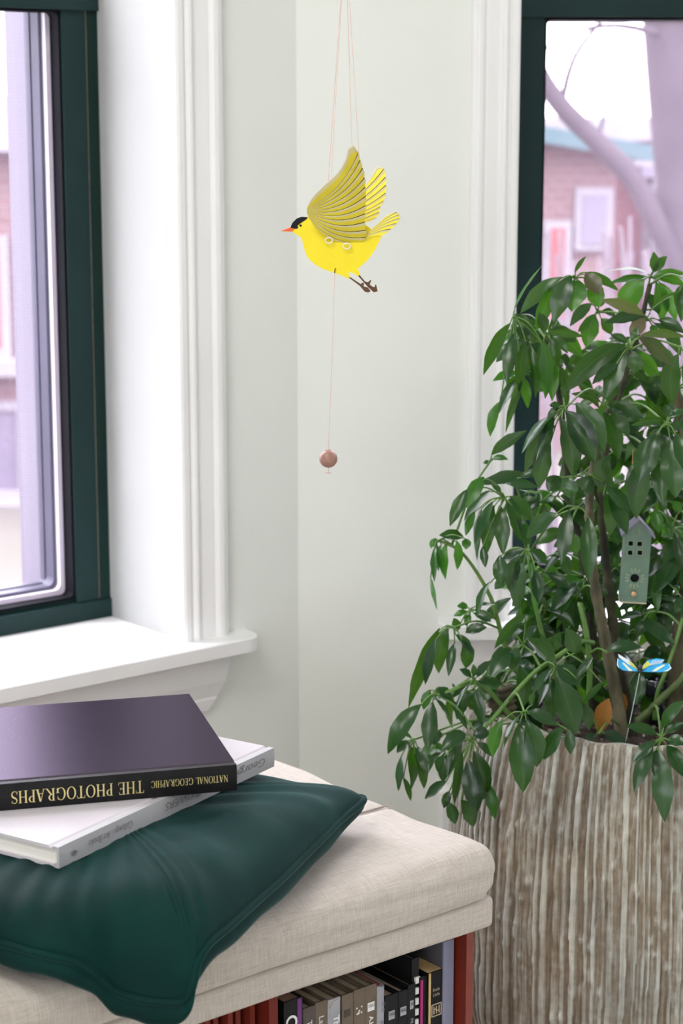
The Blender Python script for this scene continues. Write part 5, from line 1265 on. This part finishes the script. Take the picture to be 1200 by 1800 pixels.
def feathers(name, root, ends, lead, P, parent, th, curve=.10, m_y=None):
    """fan of painted feathers: ends = trailing points from tip down, lead = leading edge polyline from root to the tip"""
    n = len(ends); segs = 10; curves = []
    le = bez([(x, y, 0) for x, y in lead], 6)
    def resample(L, k):
        d = [0]
        for a, b in zip(L, L[1:]): d.append(d[-1] + (b - a).length)
        outp = []
        for i in range(k + 1):
            t = d[-1] * i / k; j = max(0, min(len(L) - 2, next((q for q in range(len(d) - 1) if d[q + 1] >= t - 1e-9), len(L) - 2)))
            f = (t - d[j]) / max(1e-9, d[j + 1] - d[j]); outp.append(L[j].lerp(L[j + 1], f))
        return outp
    curves.append(resample(le, segs))
    for i, (ex, ey) in enumerate(ends):
        f = i / (n - 1); c = curve * (1 + .5 * f); r0 = Vector((root[0], root[1] + 3 * i, 0)); e_ = Vector((ex, ey, 0)); d = e_ - r0; pn = Vector((d.y, -d.x, 0)) * -1
        curves.append([r0 + d * (k / segs) + pn * (c * 4 * (k / segs) * (1 - k / segs)) for k in range(segs + 1)])
    mb = MB(); fr_ = (0, .10, .42, 1.0)
    for fi, (a, b) in enumerate(zip(curves, curves[1:])):
        ms = (1, 2, 0) if fi else (3, 2, 0)
        for s in range(3):
            for k in range(segs):
                q = []
                for (kk, ff_) in ((k, fr_[s]), (k + 1, fr_[s]), (k + 1, fr_[s + 1]), (k, fr_[s + 1])):
                    pt = a[kk].lerp(b[kk], ff_)
                    if kk == segs: pt = pt + Vector((9 * math.sin(math.pi * ff_), 0, 0))
                    q.append(P(pt.x, pt.y))
                mb.add(q, [(0, 1, 2, 3)], ms[s])
    nf = len(mb.f); off = Vector(th); base = len(mb.v)
    mb.v += [p + off for p in mb.v]; mb.f += [tuple(i + base for i in fc[::-1]) for fc in mb.f[:nf]]; mb.m += mb.m[:nf]
    # rim
    loop = [P(p.x, p.y) for p in curves[0]] + [P(a[segs].lerp(b[segs], t).x + 9 * math.sin(math.pi * t), a[segs].lerp(b[segs], t).y) for a, b in zip(curves, curves[1:]) for t in (0, .25, .5, .75)] + [P(curves[-1][segs].x, curves[-1][segs].y)] + [P(p.x, p.y) for p in curves[-1][::-1]]
    m_ = len(loop)
    mb.add(loop + [p + off for p in loop], [(i, (i + 1) % m_, m_ + (i + 1) % m_, m_ + i) for i in range(m_)], 3)
    return mb.obj(name, [m_y or YELW, LINE, CREAM, EDGE], parent, fix=False)
# near wing leans towards the viewer, far wing away from him
hg = zb(560, 820, YBD - .002)
wn = Vector((0, math.cos(rad(32)), math.sin(rad(32))))     # plane normal of the near wing
def PN(x, y): return on_plane(460 + x / 4.2857, 230 + y / 4.2857, hg, wn)
wn2 = Vector((0, math.cos(rad(32)), -math.sin(rad(32)))); hg2 = zb(700, 690, YBD + .006)
def PFW(x, y): return on_plane(460 + x / 4.2857, 230 + y / 4.2857, hg2, wn2)
feathers('near_wing', (340, 586), [(722, 168), (738, 218), (757, 278), (772, 350), (778, 420), (780, 490), (780, 560), (775, 622), (772, 685), (780, 745), (783, 800), (755, 846), (662, 868)], [(340, 580), (362, 528), (430, 442), (520, 362), (590, 290), (635, 205), (650, 125), (664, 98), (690, 100), (722, 168)], PN, bird, (0, .003, 0), .10)
feathers('far_wing', (470, 640), [(916, 284), (930, 345), (934, 405), (932, 465), (916, 525), (890, 570), (882, 610), (866, 650), (800, 686)], [(470, 622), (610, 570), (740, 460), (820, 350), (862, 275), (880, 257), (916, 284)], PFW, bird, (0, .003, 0), .07, mat('bright_yellow_feather', (.88, .76, .05), .55, (.82, .70, .04), 40))
def PT(x, y): return zb(x, y, YBD - .0012)
feathers('tail', (782, 796), [(1012, 612), (1030, 630), (1036, 656), (1015, 695), (975, 738), (905, 790)], [(782, 790), (830, 738), (880, 692), (940, 636), (985, 616), (1012, 612)], PT, bird, (0, .003, 0), -.05, mat('bright_yellow_feather', (.88, .76, .05)))
for k, pts in enumerate(([(655, 1106), (668, 1104), (745, 1155), (762, 1142), (770, 1150), (766, 1172), (800, 1182), (820, 1208), (802, 1218), (775, 1212), (738, 1168)], [(724, 1092), (736, 1086), (778, 1136), (800, 1142), (815, 1126), (825, 1126), (812, 1158), (830, 1172), (850, 1180), (852, 1160), (862, 1160), (872, 1210), (842, 1216), (800, 1178)])):
    cut('leg', pts, LEGM, bird, -.002 if k == 0 else .0035, Vector((0, .0025, 0)))
for x, y in ((505, 826), (640, 868)):
    c = zb(x, y, YBD - .004); MB().tube([c + Vector((.004 * math.cos(t * .7), 0, .003 * math.sin(t * .7))) for t in range(10)], .0008, 6).obj('wing_tie', CORDW, bird)
APEX = at(607, -118, YBD)
for q0 in (PN(520, 368), PN(733, 205), PFW(485, 622), PFW(690, 505)):
    MB().tube([q0, APEX], .00032, 5).obj('thread', STR, bird)
MB().tube([APEX, Vector((APEX.x, APEX.y, CEIL))], .0004, 5).obj('thread', STR, bird)
MB().sphere(APEX, .002, 8, 6).obj('thread_knot', STR, bird, smooth=True)
pk = zb(548, 1072, YBD - .001); MB().tube([zb(553, 1035, YBD - .001), zb(548, 1060, YBD - .0015), pk], .0005, 5).obj('hook', LEGM, bird)
bc_ = at(577, 806, YBD)
MB().tube([pk, at(583, 640, YBD), bc_ + Vector((0, 0, .009))], .00032, 5).obj('thread', STR, bird)
bo = MB().sphere(bc_, .0100, 24, 16).obj('bead', mat('pinkish_wood_bead', (.26, .135, .10), .4, (.32, .17, .13), 50), bird, smooth=True)
MB().tube([bc_ - Vector((0, 0, .009)), bc_ - Vector((0, 0, .0155))], .0004, 5).tube([bc_ + Vector((-.003, 0, -.0155)), bc_ + Vector((.003, 0, -.0158))], .0005, 5).obj('end_knot', STR, bo)
